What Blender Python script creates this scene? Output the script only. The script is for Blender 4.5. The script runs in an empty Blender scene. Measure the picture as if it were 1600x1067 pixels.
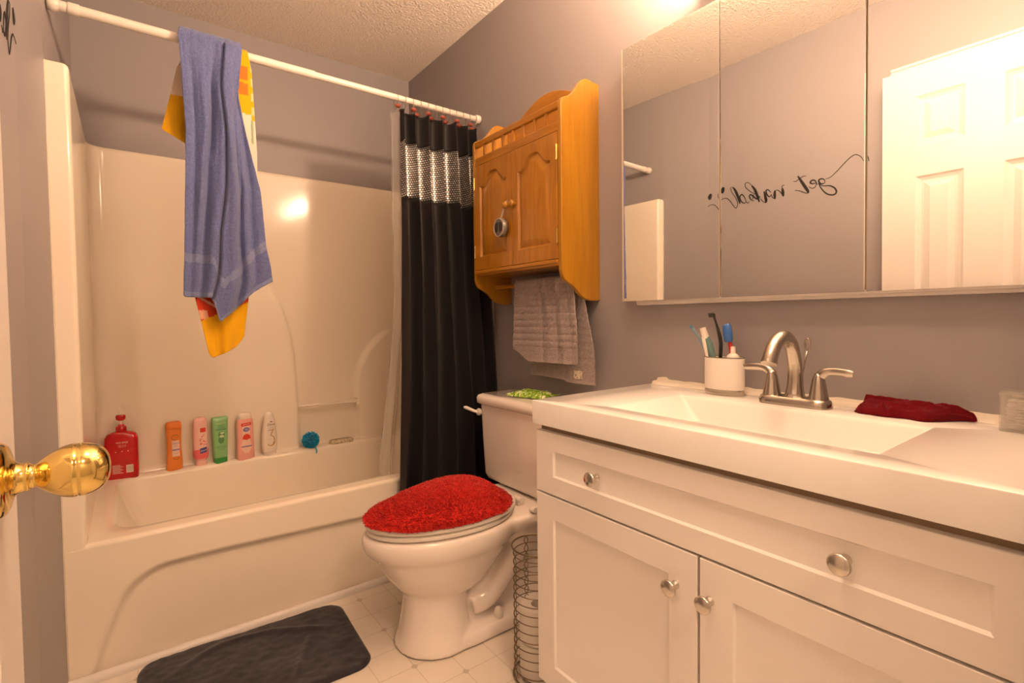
import bpy, bmesh, math, random
from mathutils import Vector, Matrix, noise
random.seed(7)
PI = math.pi
sc = bpy.context.scene
COL = sc.collection

# ------------------------------------------------------------------ camera
CAM_Z = 1.067
cam_d = bpy.data.cameras.new('camera')
cam = bpy.data.objects.new('camera', cam_d); COL.objects.link(cam)
right = Vector((0.79652810, -0.60448712, -0.01176027))
up = Vector((0.02827157, 0.01780914, 0.99944162))
fwd = Vector((0.60394015, 0.79641582, -0.03127528))
M = Matrix.Identity(4)
for i in range(3):
    M[i][0] = right[i]; M[i][1] = up[i]; M[i][2] = -fwd[i]
M[2][3] = CAM_Z
cam.matrix_world = M
cam_d.sensor_width = 36.0
cam_d.lens = 788.054 * 36.0 / 1600.0
cam_d.shift_x = 0.0012
cam_d.shift_y = -0.0077
cam_d.clip_start = 0.02
sc.camera = cam

# ------------------------------------------------------------------ world, exposure
w = bpy.data.worlds.new('world'); sc.world = w; w.use_nodes = True
w.node_tree.nodes['Background'].inputs[0].default_value = (1.0, .72, .48, 1)
w.node_tree.nodes['Background'].inputs[1].default_value = 0.03
vs = sc.view_settings
vs.view_transform = 'Standard'; vs.look = 'None'; vs.gamma = 1.0
vs.exposure = 0.0
try: vs.use_curve_mapping = False
except Exception: pass
LAMP = (1.0, .665, .425)          # warm bulbs of the vanity light
LAMP_POWER = 800.0               # emission strength of each bulb
HALL_FILL_POWER = 95.0  # strength of the unseen hall lamp added as fill
DOME_FILL_POWER = 46.0               # strength of the unseen ceiling dome added as fill

# ------------------------------------------------------------------ materials
def pmat(name, col=(.8,.8,.8), rough=.5, metal=0., spec=.5, trans=0., ior=1.45, coat=0., sheen=0., emit=None, alpha=1., sss=0.):
    m = bpy.data.materials.new(name); m.use_nodes = True
    b = m.node_tree.nodes['Principled BSDF']
    b.inputs['Base Color'].default_value = (*col, 1)
    b.inputs['Roughness'].default_value = rough
    b.inputs['Metallic'].default_value = metal
    b.inputs['Specular IOR Level'].default_value = spec
    b.inputs['Transmission Weight'].default_value = trans
    b.inputs['IOR'].default_value = ior
    b.inputs['Coat Weight'].default_value = coat
    b.inputs['Coat Roughness'].default_value = .08
    b.inputs['Sheen Weight'].default_value = sheen
    b.inputs['Sheen Roughness'].default_value = .4
    b.inputs['Alpha'].default_value = alpha
    if sss:
        b.inputs['Subsurface Weight'].default_value = sss
        b.inputs['Subsurface Radius'].default_value = (.01,.005,.003)
    if emit:
        b.inputs['Emission Color'].default_value = (*emit[0], 1)
        b.inputs['Emission Strength'].default_value = emit[1]
    return m
def N(m, t, **kw):
    n = m.node_tree.nodes.new(t)
    for k, v in kw.items():
        if k.startswith('i_'): n.inputs[k[2:].replace('_', ' ')].default_value = v
        else: setattr(n, k, v)
    return n
def L(m, a, b): m.node_tree.links.new(a, b)
def bsdf(m): return m.node_tree.nodes['Principled BSDF']
def coord(m, kind='Object', scale=(1,1,1)):
    tc = N(m, 'ShaderNodeTexCoord'); mp = N(m, 'ShaderNodeMapping')
    mp.inputs['Scale'].default_value = scale
    L(m, tc.outputs[kind], mp.inputs['Vector']); return mp.outputs['Vector']
def bump(m, scale, strength, dist=.002, detail=3., kind='Object', vscale=(1,1,1), tex='ShaderNodeTexNoise', rough=.5):
    v = coord(m, kind, vscale)
    n = N(m, tex); n.inputs['Scale'].default_value = scale
    if tex == 'ShaderNodeTexNoise':
        n.inputs['Detail'].default_value = detail; n.inputs['Roughness'].default_value = rough; out = n.outputs['Fac']
    else: out = n.outputs['Distance']
    L(m, v, n.inputs['Vector'])
    b = N(m, 'ShaderNodeBump'); b.inputs['Strength'].default_value = strength; b.inputs['Distance'].default_value = dist
    L(m, out, b.inputs['Height']); 
    old = bsdf(m).inputs['Normal']
    if old.is_linked: L(m, old.links[0].from_socket, b.inputs['Normal'])
    L(m, b.outputs['Normal'], old); return out
def vary(m, c1, c2, scale=5., detail=3., lo=.35, hi=.65, kind='Object', vscale=(1,1,1)):
    v = coord(m, kind, vscale)
    n = N(m, 'ShaderNodeTexNoise'); n.inputs['Scale'].default_value = scale; n.inputs['Detail'].default_value = detail
    L(m, v, n.inputs['Vector'])
    r = N(m, 'ShaderNodeValToRGB'); r.color_ramp.elements[0].position = lo; r.color_ramp.elements[1].position = hi
    r.color_ramp.elements[0].color = (*c1, 1); r.color_ramp.elements[1].color = (*c2, 1)
    L(m, n.outputs['Fac'], r.inputs['Fac']); L(m, r.outputs['Color'], bsdf(m).inputs['Base Color']); return m

MT = {}
MT['paint'] = pmat('grey_wall_paint', (.315,.29,.295), .42, spec=.45); bump(MT['paint'], 260, .12, .001)
MT['popcorn'] = pmat('popcorn_ceiling', (.88,.80,.73), .95, spec=.1)
bump(MT['popcorn'], 95, 1.0, .010, 2.0, rough=.6); bump(MT['popcorn'], 300, .5, .003, 2.0)
MT['fiberglass'] = pmat('almond_fiberglass', (.88,.80,.675), .13, spec=.45)
bump(MT['fiberglass'], 6, .10, .004, 2.0)
MT['porcelain'] = pmat('white_porcelain', (.87,.80,.74), .10, spec=.5, coat=.5)
MT['white_plastic'] = pmat('white_plastic', (.80,.75,.68), .3)
MT['white_paint'] = pmat('white_semi_gloss', (.71,.67,.635), .32); bump(MT['white_paint'], 150, .05, .001)
MT['vanity'] = pmat('white_vanity_paint', (.86,.82,.78), .38); bump(MT['vanity'], 300, .03, .0006)
MT['marble'] = pmat('white_cultured_marble', (.86,.85,.82), .14, spec=.5, coat=.3)
MT['steel'] = pmat('dull_steel', (.42,.38,.33), .25, metal=1.)
MT['gap'] = pmat('cabinet_shadow_gap', (.30,.22,.15), .8)  # brown that stands in for shade inside cabinet gaps
MT['mirror'] = pmat('mirror_glass', (.90,.90,.885), .0, metal=1.0)
MT['mirror_edge'] = pmat('mirror_edge', (.70,.64,.56), .3, metal=.4)
MT['nickel'] = pmat('brushed_nickel', (.50,.45,.39), .21, metal=1.); bump(MT['nickel'], 40, .06, .0006, vscale=(1,1,12))
MT['satin'] = pmat('satin_knob', (.66,.62,.56), .22, metal=1.)
MT['brass'] = pmat('polished_brass', (.82,.60,.20), .09, metal=1.)
MT['chrome'] = pmat('chrome', (.8,.8,.8), .12, metal=1.)
MT['wire'] = pmat('bronze_wire', (.22,.17,.11), .35, metal=.85)
MT['black_plastic'] = pmat('black_plastic', (.012,.012,.014), .35)
MT['decal'] = pmat('black_vinyl_decal', (.012,.010,.010), .6)
MT['caulk'] = pmat('caulk', (.72,.66,.56), .6)
MT['bulb'] = pmat('frosted_bulb', (1,1,1), .4, emit=(LAMP, LAMP_POWER))
MT['dome_fill'] = pmat('dome_fill_diffuser', (1,1,1), .4, emit=(LAMP, DOME_FILL_POWER))
MT['hall_fill'] = pmat('hall_fill_diffuser', (1,1,1), .4, emit=(LAMP, HALL_FILL_POWER))
MT['red_bead'] = pmat('copper_red_bead', (.28,.06,.035), .15, coat=.6)
# oak
def oak(name, c1, c2, vertical=True):
    m = pmat(name, c1, .30, coat=.45)
    v = coord(m, 'Object', (26,26,2.2) if vertical else (26,2.2,26))
    n = N(m, 'ShaderNodeTexNoise'); n.inputs['Scale'].default_value = 1.7; n.inputs['Detail'].default_value = 6; n.inputs['Roughness'].default_value = .62; n.inputs['Distortion'].default_value = .8
    L(m, v, n.inputs['Vector'])
    r = N(m, 'ShaderNodeValToRGB'); e = r.color_ramp.elements
    e[0].position = .30; e[0].color = (*c2, 1); e[1].position = .62; e[1].color = (*c1, 1)
    L(m, n.outputs['Fac'], r.inputs['Fac']); L(m, r.outputs['Color'], bsdf(m).inputs['Base Color'])
    b = N(m, 'ShaderNodeBump'); b.inputs['Strength'].default_value = .12; b.inputs['Distance'].default_value = .001
    L(m, n.outputs['Fac'], b.inputs['Height']); L(m, b.outputs['Normal'], bsdf(m).inputs['Normal'])
    return m
MT['oak'] = oak('honey_oak', (.43,.185,.014), (.31,.12,.008))
MT['oak_h'] = oak('honey_oak_horizontal', (.43,.185,.014), (.31,.12,.008), False)
MT['pine'] = oak('pale_oak_side', (.40,.19,.011), (.33,.145,.008))
# cloths
def terry(name, col, scale=420, strength=.9, dist=.003, dark=.72, rough=.95, sheen=.3):
    m = pmat(name, col, rough, spec=.1, sheen=sheen)
    vary(m, tuple(c*dark for c in col), col, scale*.35, 3, .3, .7)
    bump(m, scale, strength, dist, 2.0); return m
MT['blue_terry'] = terry('blue_terry', (.150,.185,.40))
MT['blue_band'] = terry('blue_dobby_band', (.22,.26,.46), 700, .3, .001)
MT['grey_terry'] = terry('taupe_terry', (.40,.335,.32), 300, 1.0, .004)
MT['grey_hem'] = terry('taupe_hem', (.44,.37,.35), 700, .4, .001)
MT['red_cloth'] = terry('dark_red_cloth', (.13,.004,.008), 600, .6, .002, sheen=.05)
MT['red_shag'] = pmat('red_shag', (.52,.018,.012), .9, spec=.15, sheen=.15)
vary(MT['red_shag'], (.36,.010,.008), (.62,.03,.018), 60, 2, .3, .7)
MT['mat'] = pmat('charcoal_plush', (.034,.032,.040), .92, spec=.15, sheen=.25)
vary(MT['mat'], (.024,.022,.027), (.046,.043,.052), 14, 4, .35, .65); bump(MT['mat'], 500, .8, .003)
MT['curtain'] = pmat('black_curtain_fabric', (.010,.009,.010), .62, spec=.35, sheen=.05); bump(MT['curtain'], 900, .2, .0008)
MT['liner'] = pmat('clear_vinyl_liner', (.92,.90,.86), .12, spec=.5, alpha=.30)
MT['tag'] = pmat('cream_tag', (.62,.55,.42), .8); vary(MT['tag'], (.30,.26,.22), (.66,.58,.45), 150, 2, .38, .5)
# beach towel: print held in a colour attribute
m = MT['beach'] = pmat('printed_beach_towel', (.8,.5,.1), .92, spec=.1, sheen=.2)
a = N(m, 'ShaderNodeVertexColor'); a.layer_name = 'print'; L(m, a.outputs['Color'], bsdf(m).inputs['Base Color'])
bump(m, 420, .7, .003)
# sequin band in UV metres
m = MT['sequin'] = pmat('sequin_band', (.8,.8,.8), .28)
uv = coord(m, 'UV')
bk = N(m, 'ShaderNodeTexBrick'); L(m, uv, bk.inputs['Vector'])
bk.offset = .5
for k, v in (('Scale',1.),('Mortar Size',.0019),('Mortar Smooth',.15),('Brick Width',.0125),('Row Height',.0098),('Bias',0.)): bk.inputs[k].default_value = v
bk.inputs['Color1'].default_value = (.92,.90,.88,1); bk.inputs['Color2'].default_value = (.50,.49,.48,1); bk.inputs['Mortar'].default_value = (.006,.005,.005,1)
L(m, bk.outputs['Color'], bsdf(m).inputs['Base Color'])
inv = N(m, 'ShaderNodeMath', operation='MULTIPLY_ADD'); L(m, bk.outputs['Fac'], inv.inputs[0]); inv.inputs[1].default_value = -.75; inv.inputs[2].default_value = .75
L(m, inv.outputs[0], bsdf(m).inputs['Metallic'])
# vinyl floor
m = MT['floor'] = pmat('vinyl_floor', (.72,.66,.58), .34, coat=.15)
tc = N(m, 'ShaderNodeTexCoord'); sp = N(m, 'ShaderNodeSeparateXYZ'); L(m, tc.outputs['Object'], sp.inputs[0])
def mth(op, a, b=None, c=None):
    n = N(m, 'ShaderNodeMath', operation=op)
    for i, x in enumerate((a, b, c)):
        if x is None: continue
        if isinstance(x, (int, float)): n.inputs[i].default_value = x
        else: L(m, x, n.inputs[i])
    return n.outputs[0]
u = mth('DIVIDE', mth('SUBTRACT', sp.outputs[0], .672), .113); v = mth('DIVIDE', mth('SUBTRACT', sp.outputs[1], 1.395), .116)
ru = mth('ROUND', u); rv = mth('ROUND', v)
du = mth('ABSOLUTE', mth('SUBTRACT', u, ru)); dv = mth('ABSOLUTE', mth('SUBTRACT', v, rv))
par = mth('ABSOLUTE', mth('MODULO', mth('ADD', ru, rv), 2.0))
dia = mth('MULTIPLY', mth('LESS_THAN', mth('ADD', du, dv), .115), mth('LESS_THAN', par, .5))
line = mth('LESS_THAN', mth('MINIMUM', du, dv), .011)
mx = N(m, 'ShaderNodeMix', data_type='RGBA'); mx.inputs['A'].default_value = (.74,.68,.60,1); mx.inputs['B'].default_value = (.56,.50,.43,1); L(m, line, mx.inputs['Factor'])
mx2 = N(m, 'ShaderNodeMix', data_type='RGBA'); L(m, mx.outputs['Result'], mx2.inputs['A']); mx2.inputs['B'].default_value = (.52,.46,.38,1); L(m, dia, mx2.inputs['Factor'])
L(m, mx2.outputs['Result'], bsdf(m).inputs['Base Color'])
bump(m, 60, .06, .001)

# ------------------------------------------------------------------ mesh helpers
class MB:
    def __init__(s): s.v = []; s.f = []; s.uv = {}; s.mi = []; s.cur = 0
    def add(s, vs, fs):
        o = len(s.v); s.v += [tuple(p) for p in vs]
        for f in fs: s.f.append(tuple(i+o for i in f)); s.mi.append(s.cur)
        return s
    def box(s, x0, x1, y0, y1, z0, z1):
        v = [(x, y, z) for x in (x0, x1) for y in (y0, y1) for z in (z0, z1)]
        return s.add(v, [(0,1,3,2),(4,6,7,5),(0,4,5,1),(2,3,7,6),(0,2,6,4),(1,5,7,3)])
    def loft(s, loops, closed=True, cap0=True, cap1=True):
        n = len(loops[0]); vs = [p for l in loops for p in l]; fs = []
        for i in range(len(loops)-1):
            for j in range(n if closed else n-1):
                k = (j+1) % n
                fs.append((i*n+j, i*n+k, (i+1)*n+k, (i+1)*n+j))
        if cap0: fs.append(tuple(reversed(range(n))))
        if cap1: fs.append(tuple((len(loops)-1)*n+j for j in range(n)))
        return s.add(vs, fs)
    def tube(s, pts, rad, n=12, closed=False, caps=True, squash=None):
        P = [Vector(p) for p in pts]; m_ = len(P)
        R = rad if isinstance(rad, (list, tuple)) else [rad]*m_
        loops = []; up_ = None
        for i in range(m_):
            if closed: t = P[(i+1) % m_]-P[i-1]
            else: t = P[min(i+1, m_-1)]-P[max(i-1, 0)]
            t.normalize()
            if up_ is None:
                up_ = Vector((0,0,1)) if abs(t.z) < .9 else Vector((1,0,0))
            a_ = (up_-t*up_.dot(t)).normalized(); up_ = a_; b_ = t.cross(a_)
            r = R[i]; q = squash[i] if squash else 1.
            loops.append([P[i]+a_*math.cos(2*PI*j/n)*r*q+b_*math.sin(2*PI*j/n)*r for j in range(n)])
        if closed: loops.append(loops[0]); return s.loft(loops, True, False, False)
        return s.loft(loops, True, caps, caps)
    def lathe(s, prof, c=(0,0,0), axis='Z', n=32, cap=True):
        loops = []
        for r, h in prof:
            l = []
            for j in range(n):
                a = 2*PI*j/n; x, y = r*math.cos(a), r*math.sin(a)
                p = {'Z': (x, y, h), 'X': (h, x, y), 'Y': (y, h, x)}[axis]
                l.append((p[0]+c[0], p[1]+c[1], p[2]+c[2]))
            loops.append(l)
        return s.loft(loops, True, cap, cap)
    def sphere(s, c, r, n=16, sc_=(1,1,1)):
        loops = []
        for i in range(1, n):
            t = PI*i/n
            loops.append([(c[0]+r*sc_[0]*math.sin(t)*math.cos(2*PI*j/(2*n)), c[1]+r*sc_[1]*math.sin(t)*math.sin(2*PI*j/(2*n)), c[2]-r*sc_[2]*math.cos(t)) for j in range(2*n)])
        return s.loft(loops)
    def grid(s, fn, nu, nv):
        vs = [fn(i/nu, j/nv) for j in range(nv+1) for i in range(nu+1)]
        o = len(s.f)
        fs = [(j*(nu+1)+i, j*(nu+1)+i+1, (j+1)*(nu+1)+i+1, (j+1)*(nu+1)+i) for j in range(nv) for i in range(nu)]
        return s.add(vs, fs)
    def rot(s, ang, c, axis='Z', start=0):
        R = Matrix.Rotation(ang, 4, axis); c = Vector(c)
        for i in range(start, len(s.v)): s.v[i] = tuple(R @ (Vector(s.v[i])-c)+c)
        return s
def rebase(o):
    me = o.data; xs = [v.co for v in me.vertices]
    b = Vector(((min(p.x for p in xs)+max(p.x for p in xs))/2, (min(p.y for p in xs)+max(p.y for p in xs))/2, min(p.z for p in xs)))
    me.transform(Matrix.Translation(-b)); o.location = b
def obj(name, mb, mat, parent=None, smooth=None, bevel=0., subsurf=0, solid=0., recalc=True, seg=2, base=True, label=None):
    me = bpy.data.meshes.new(name); me.from_pydata([tuple(p) for p in mb.v], [], mb.f)
    mats = mat if isinstance(mat, (list, tuple)) else [mat]
    for x in mats: me.materials.append(MT[x] if isinstance(x, str) else x)
    if len(mats) > 1:
        for p, i in zip(me.polygons, mb.mi): p.material_index = i
    if recalc:
        bm = bmesh.new(); bm.from_mesh(me); bmesh.ops.recalc_face_normals(bm, faces=bm.faces[:]); bm.to_mesh(me); bm.free()
    o = bpy.data.objects.new(name, me); COL.objects.link(o)
    if parent is not None:
        o.parent = parent; o.matrix_parent_inverse = Matrix.Translation(-parent.location)
    elif base: rebase(o)
    if smooth is not None:
        for p in me.polygons: p.use_smooth = True
        if smooth < 180 and not subsurf and not bevel:
            me.set_sharp_from_angle(angle=math.radians(smooth))
    if bevel:
        b = o.modifiers.new('bevel', 'BEVEL'); b.width = bevel; b.segments = seg; b.limit_method = 'ANGLE'; b.angle_limit = math.radians(40)
        b.harden_normals = smooth is not None and smooth < 180
    if solid:
        q = o.modifiers.new('solid', 'SOLIDIFY'); q.thickness = solid; q.offset = 0
    if subsurf:
        q = o.modifiers.new('sub', 'SUBSURF'); q.levels = subsurf; q.render_levels = subsurf
    if label: o['label'] = label
    return o
def tag(o, label, cat, group=None):
    o['label'] = label; o['category'] = cat
    if group: o['group'] = group
    return o
def thing(name, label, cat, loc, group=None):
    o = bpy.data.objects.new(name, None); COL.objects.link(o); o.location = loc
    o.empty_display_size = .05
    return tag(o, label, cat, group)
def struct(name, mb, mat, parent=None, **kw):
    kw.setdefault('base', False)
    o = obj(name, mb, mat, parent, **kw); o['kind'] = 'structure'; return o
def sst(a, b, x):
    t = max(0., min(1., (x-a)/(b-a))); return t*t*(3-2*t)
def lerp(a, b, t): return a+(b-a)*t
def pl(pts, t):           # piecewise-linear (smoothed) lookup
    for (a, x), (b, y) in zip(pts, pts[1:]):
        if t <= b: return lerp(x, y, (t-a)/(b-a)) if t > a else x
    return pts[-1][1]
def nz(x, y, z=0., s=1.): return noise.noise(Vector((x*s, y*s, z*s)))
def spline(pts, n=8):
    P = [Vector(p) for p in pts]; out = []
    for i in range(len(P)-1):
        p0 = P[max(i-1, 0)]; p1 = P[i]; p2 = P[i+1]; p3 = P[min(i+2, len(P)-1)]
        for k in range(n):
            t = k/n
            out.append(.5*((2*p1)+(p2-p0)*t+(2*p0-5*p1+4*p2-p3)*t*t+(3*p1-p0-3*p2+p3)*t**3))
    out.append(P[-1]); return out
def rrect(x0, x1, y0, y1, r, z, k=8, m_=6):
    """rounded rectangle loop with a fixed count of points: k per corner arc, m_ per side"""
    out = []
    cs = [(x1-r, y1-r, 0), (x0+r, y1-r, PI/2), (x0+r, y0+r, PI), (x1-r, y0+r, 1.5*PI)]
    for i, (cx, cy, a0) in enumerate(cs):
        for j in range(k): a = a0+PI/2*j/(k-1); out.append((cx+r*math.cos(a), cy+r*math.sin(a), z))
        nx = cs[(i+1) % 4]; a1 = nx[2]; e = (nx[0]+r*math.cos(a1), nx[1]+r*math.sin(a1))
        s_ = out[-1]
        for j in range(1, m_): t = j/m_; out.append((lerp(s_[0], e[0], t), lerp(s_[1], e[1], t), z))
    return out
def text_mb(txt, size, to_world, depth=0., mb=None, align='CENTER', shear=0.):
    """flat lettering; to_world maps local (x, y) to a point"""
    cu = bpy.data.curves.new('t', 'FONT'); cu.body = txt; cu.size = size; cu.align_x = align; cu.align_y = 'CENTER'; cu.shear = shear; cu.resolution_u = 3
    o = bpy.data.objects.new('t', cu); COL.objects.link(o)
    dg = bpy.context.evaluated_depsgraph_get(); dg.update()
    me = bpy.data.meshes.new_from_object(o.evaluated_get(dg))
    mb = mb or MB(); mb.add([to_world(v.co.x, v.co.y) for v in me.vertices], [tuple(p.vertices) for p in me.polygons])
    bpy.data.objects.remove(o); bpy.data.curves.remove(cu); bpy.data.meshes.remove(me)
    return mb

# room dimensions
XR, YB, XL, ZC, Y0 = 1.366, 2.776, -.168, 2.471, .04
TY = 1.93                                        # front of the tub
def xl(y): return XL-.022*min(1, max(0, TY-y)/.30)   # the left wall is furred out behind the tub
DEC = [(0, [(0.889, 1.756), (0.892, 1.775), (0.898, 1.794)]), (0, [(0.91, 1.762), (0.919, 1.782), (0.934, 1.797), (0.948, 1.801), (0.968, 1.792), (0.994, 1.77), (1.022, 1.743), (1.051, 1.72), (1.075, 1.714)]), (1, [(1.076, 1.702), (1.084, 1.716), (1.098, 1.72), (1.106, 1.713), (1.1, 1.699), (1.086, 1.694), (1.076, 1.701)]), (1, [(1.105, 1.713), (1.103, 1.691), (1.09, 1.665), (1.071, 1.642), (1.051, 1.631), (1.033, 1.631), (1.026, 1.644), (1.036, 1.664), (1.058, 1.678), (1.085, 1.683), (1.109, 1.699)]), (1, [(1.113, 1.694), (1.123, 1.717), (1.138, 1.722), (1.146, 1.712), (1.135, 1.704), (1.119, 1.705)]), (0, [(1.118, 1.7), (1.123, 1.685), (1.138, 1.682), (1.154, 1.694)]), (2, [(1.206, 1.759), (1.19, 1.73), (1.172, 1.698), (1.157, 1.671), (1.156, 1.661)]), (0, [(1.156, 1.66), (1.175, 1.667), (1.196, 1.68), (1.221, 1.689)]), (0, [(1.228, 1.737), (1.215, 1.734), (1.196, 1.745), (1.18, 1.752), (1.164, 1.75)]), (0, [(1.274, 1.727), (1.284, 1.725), (1.287, 1.708)]), (2, [(1.284, 1.713), (1.282, 1.69), (1.28, 1.669)]), (0, [(1.28, 1.669), (1.294, 1.693), (1.309, 1.708), (1.321, 1.708)]), (2, [(1.323, 1.71), (1.325, 1.687), (1.323, 1.663)]), (0, [(1.323, 1.663), (1.337, 1.675), (1.344, 1.694)]), (1, [(1.345, 1.703), (1.36, 1.72), (1.371, 1.717), (1.366, 1.695), (1.353, 1.681), (1.343, 1.69)]), (2, [(1.382, 1.716), (1.375, 1.685), (1.371, 1.661), (1.378, 1.654)]), (0, [(1.378, 1.654), (1.391, 1.665), (1.402, 1.681)]), (2, [(1.408, 1.663), (1.42, 1.7), (1.433, 1.735), (1.451, 1.763)]), (0, [(1.451, 1.763), (1.471, 1.784), (1.487, 1.781), (1.486, 1.761), (1.462, 1.734), (1.432, 1.711), (1.402, 1.69)]), (1, [(1.405, 1.691), (1.42, 1.682), (1.438, 1.697), (1.443, 1.712)]), (1, [(1.438, 1.674), (1.456, 1.686), (1.464, 1.706), (1.456, 1.713), (1.443, 1.698), (1.447, 1.684)]), (0, [(1.463, 1.678), (1.474, 1.669), (1.484, 1.682)]), (1, [(1.484, 1.682), (1.494, 1.708), (1.509, 1.724), (1.52, 1.711), (1.513, 1.688), (1.495, 1.672), (1.482, 1.682)]), (2, [(1.519, 1.674), (1.529, 1.709), (1.544, 1.749), (1.56, 1.776)]), (0, [(1.56, 1.776), (1.574, 1.775), (1.569, 1.751), (1.545, 1.712), (1.533, 1.679), (1.543, 1.654), (1.561, 1.673), (1.581, 1.704), (1.601, 1.721), (1.621, 1.722), (1.638, 1.716)]), (3, [(1.617, 1.788), (1.624, 1.772), (1.625, 1.754)]), (3, [(1.629, 1.778), (1.622, 1.759)])]

# ================================================================== THE ROOM
struct('floor', MB().add([(-.9,-1.6,0),(1.6,-1.6,0),(1.6,2.9,0),(-.9,2.9,0)], [(0,1,2,3)]), 'floor')
struct('ceiling', MB().box(-.9, 1.6, -1.6, 2.9, ZC, ZC+.06), 'popcorn')
struct('wall_right', MB().box(XR, XR+.1, Y0-.12, 2.9, 0, ZC), 'paint')
struct('wall_back', MB().box(XL-.12, XR+.1, YB, YB+.1, 0, ZC), 'paint')
mb = MB()
q = [(xl(0), Y0-.12), (xl(0), TY-.30), (XL, TY), (XL+.010, YB), (XL-.2, YB), (XL-.2, Y0-.12)]
mb.loft([[(x, y, 0) for x, y in q], [(x, y, ZC) for x, y in q]])
struct('wall_left', mb, 'paint')
mb = MB(); mb.box(-.9, -.16, -.08, Y0, 0, ZC); mb.box(.74, XR, -.08, Y0, 0, ZC); mb.box(-.16, .74, -.08, Y0, 2.10, ZC)
struct('wall_front', mb, 'paint')
mb = MB(); mb.box(-.17, -.14, -.085, Y0+.005, 0, 2.10); mb.box(.72, .74, -.085, Y0+.005, 0, 2.10); mb.box(-.14, .72, -.085, Y0+.005, 2.08, 2.10)
mb.box(.72, .775, Y0, Y0+.014, 0, 2.14)
struct('trim_1', mb, 'white_paint', bevel=.002)
struct('wall_hall', MB().box(-.9, 1.6, -1.6, -1.5, 0, ZC).box(-.9, -.8, -1.5, -.08, 0, ZC).box(1.5, 1.6, -1.5, -.08, 0, ZC), 'white_paint')
# casing of the closet opening behind the open door, seen in the mirror
yc0, yc1 = .12, .80
mb = MB()
def casing(a0, a1, z0, z1):
    x = xl((a0+a1)/2)
    mb.box(x-.01, x+.014, a0, a1, z0, z1); 
casing(yc1-.058, yc1, 0, 2.076); casing(yc0, yc1, 2.076, 2.136)
mb.box(xl(.5)-.01, xl(.5)+.020, yc0, yc1+.001, 2.123, 2.137); mb.box(xl(.8)-.01, xl(.8)+.020, yc1-.013, yc1+.001, 0, 2.1225)
struct('trim_2', mb, 'white_paint', bevel=.003)
# baseboards
struct('baseboard_right', MB().box(XR-.013, XR, 1.02, TY, 0, .09), 'white_paint', bevel=.003)
# quarter round strip at the foot of the tub
mb = MB(); prof = [(0,0), (.016,0)]+[(.016*math.cos(a), .024*math.sin(a)) for a in (0.2,.5,.8,1.1,1.4)]+[(0,.024)]
mb.loft([[(x, TY-.003-a, b) for a, b in prof] for x in (-.168, XR)])
struct('trim_3', mb, 'white_paint', smooth=50)

# ------------------------------------------------------------------ open six-panel door
DF = -.109; DB = DF-.034; dy0, dy1, dz1 = .115, .812, 2.088
door = MB()
ys = [dy0, dy0+.118, dy0+.278, .414+.0, .414+.0, dy1]
pc = [(.692-.160, .692), (.414-.160, .414)]        # panel columns
pr_ = [(1.757, 1.968), (1.00, 1.628), (.20, .84)]      # panel rows
def door_face(xf, s):
    d = lambda h: xf-s*h
    def rect(y0, y1, z0, z1, h): return [(d(h), y0, z0), (d(h), y1, z0), (d(h), y1, z1), (d(h), y0, z1)]
    mb = door
    # field strips round the panels
    cuts_y = [dy0, pc[1][0], pc[1][1], pc[0][0], pc[0][1], dy1]
    cuts_z = [.012, pr_[2][0], pr_[2][1], pr_[1][0], pr_[1][1], pr_[0][0], pr_[0][1], dz1]
    for i in range(5):
        for j in range(7):
            if i in (1, 3) and j in (1, 3, 5):
                a, b, c, e = cuts_y[i], cuts_y[i+1], cuts_z[j], cuts_z[j+1]
                ins = [(0, 0), (.008, .006), (.020, .010), (.028, .010), (.050, .003)]
                mb.loft([rect(a+k, b-k, c+k, e-k, h) for k, h in ins], cap0=False)
            else: mb.add(rect(cuts_y[i], cuts_y[i+1], cuts_z[j], cuts_z[j+1], 0), [(0,1,2,3)])
door_face(DF, 1); door_face(DB, -1)
for a in ((dy0,), (dy1,)):
    y = a[0]; door.add([(DF,y,.012),(DB,y,.012),(DB,y,dz1),(DF,y,dz1)], [(0,1,2,3)])
door.add([(DF,dy0,dz1),(DF,dy1,dz1),(DB,dy1,dz1),(DB,dy0,dz1)], [(0,1,2,3)])
d1 = struct('door_1', door, 'white_paint', recalc=True)
KY, KZ = .70, .912
mb = MB()
prof = [(.0375,DF+.0005), (.0375,DF+.003), (.0355,DF+.007), (.031,DF+.010), (.026,DF+.0115), (.020,DF+.013), (.0155,DF+.0165), (.0140,DF+.022), (.0145,DF+.0245), (.0125,DF+.026), (.0118,DF+.030),
        (.0150,DF+.034), (.0205,DF+.041), (.0255,DF+.050), (.0276,DF+.0575), (.0279,DF+.0600), (.0272,DF+.0625), (.0276,DF+.0650), (.0272,DF+.0700), (.0245,DF+.0780), (.0195,DF+.0845), (.0120,DF+.0885), (.004,DF+.0900)]
pp = spline([(r, h, 0) for r, h in prof], 3)
mb.lathe([(max(p[0], .001), p[1]) for p in pp], (0, KY, KZ), 'X', 64)
h = obj('door_handle', mb, 'brass', d1, smooth=60, label='polished brass round knob'); h['kind'] = 'structure'
mb = MB().box(DB+.006, DF-.006, dy1, dy1+.0015, KZ-.028, KZ+.028)
h = obj('latch_plate', mb, 'brass', d1); h['kind'] = 'structure'
mb = MB()
for z in (.25, 1.05, 1.9): mb.tube([(DF+.004, dy0-.004, z-.045), (DF+.004, dy0-.004, z+.045)], .006)
h = obj('hinge', mb, 'brass', d1, smooth=40); h['kind'] = 'structure'

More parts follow.
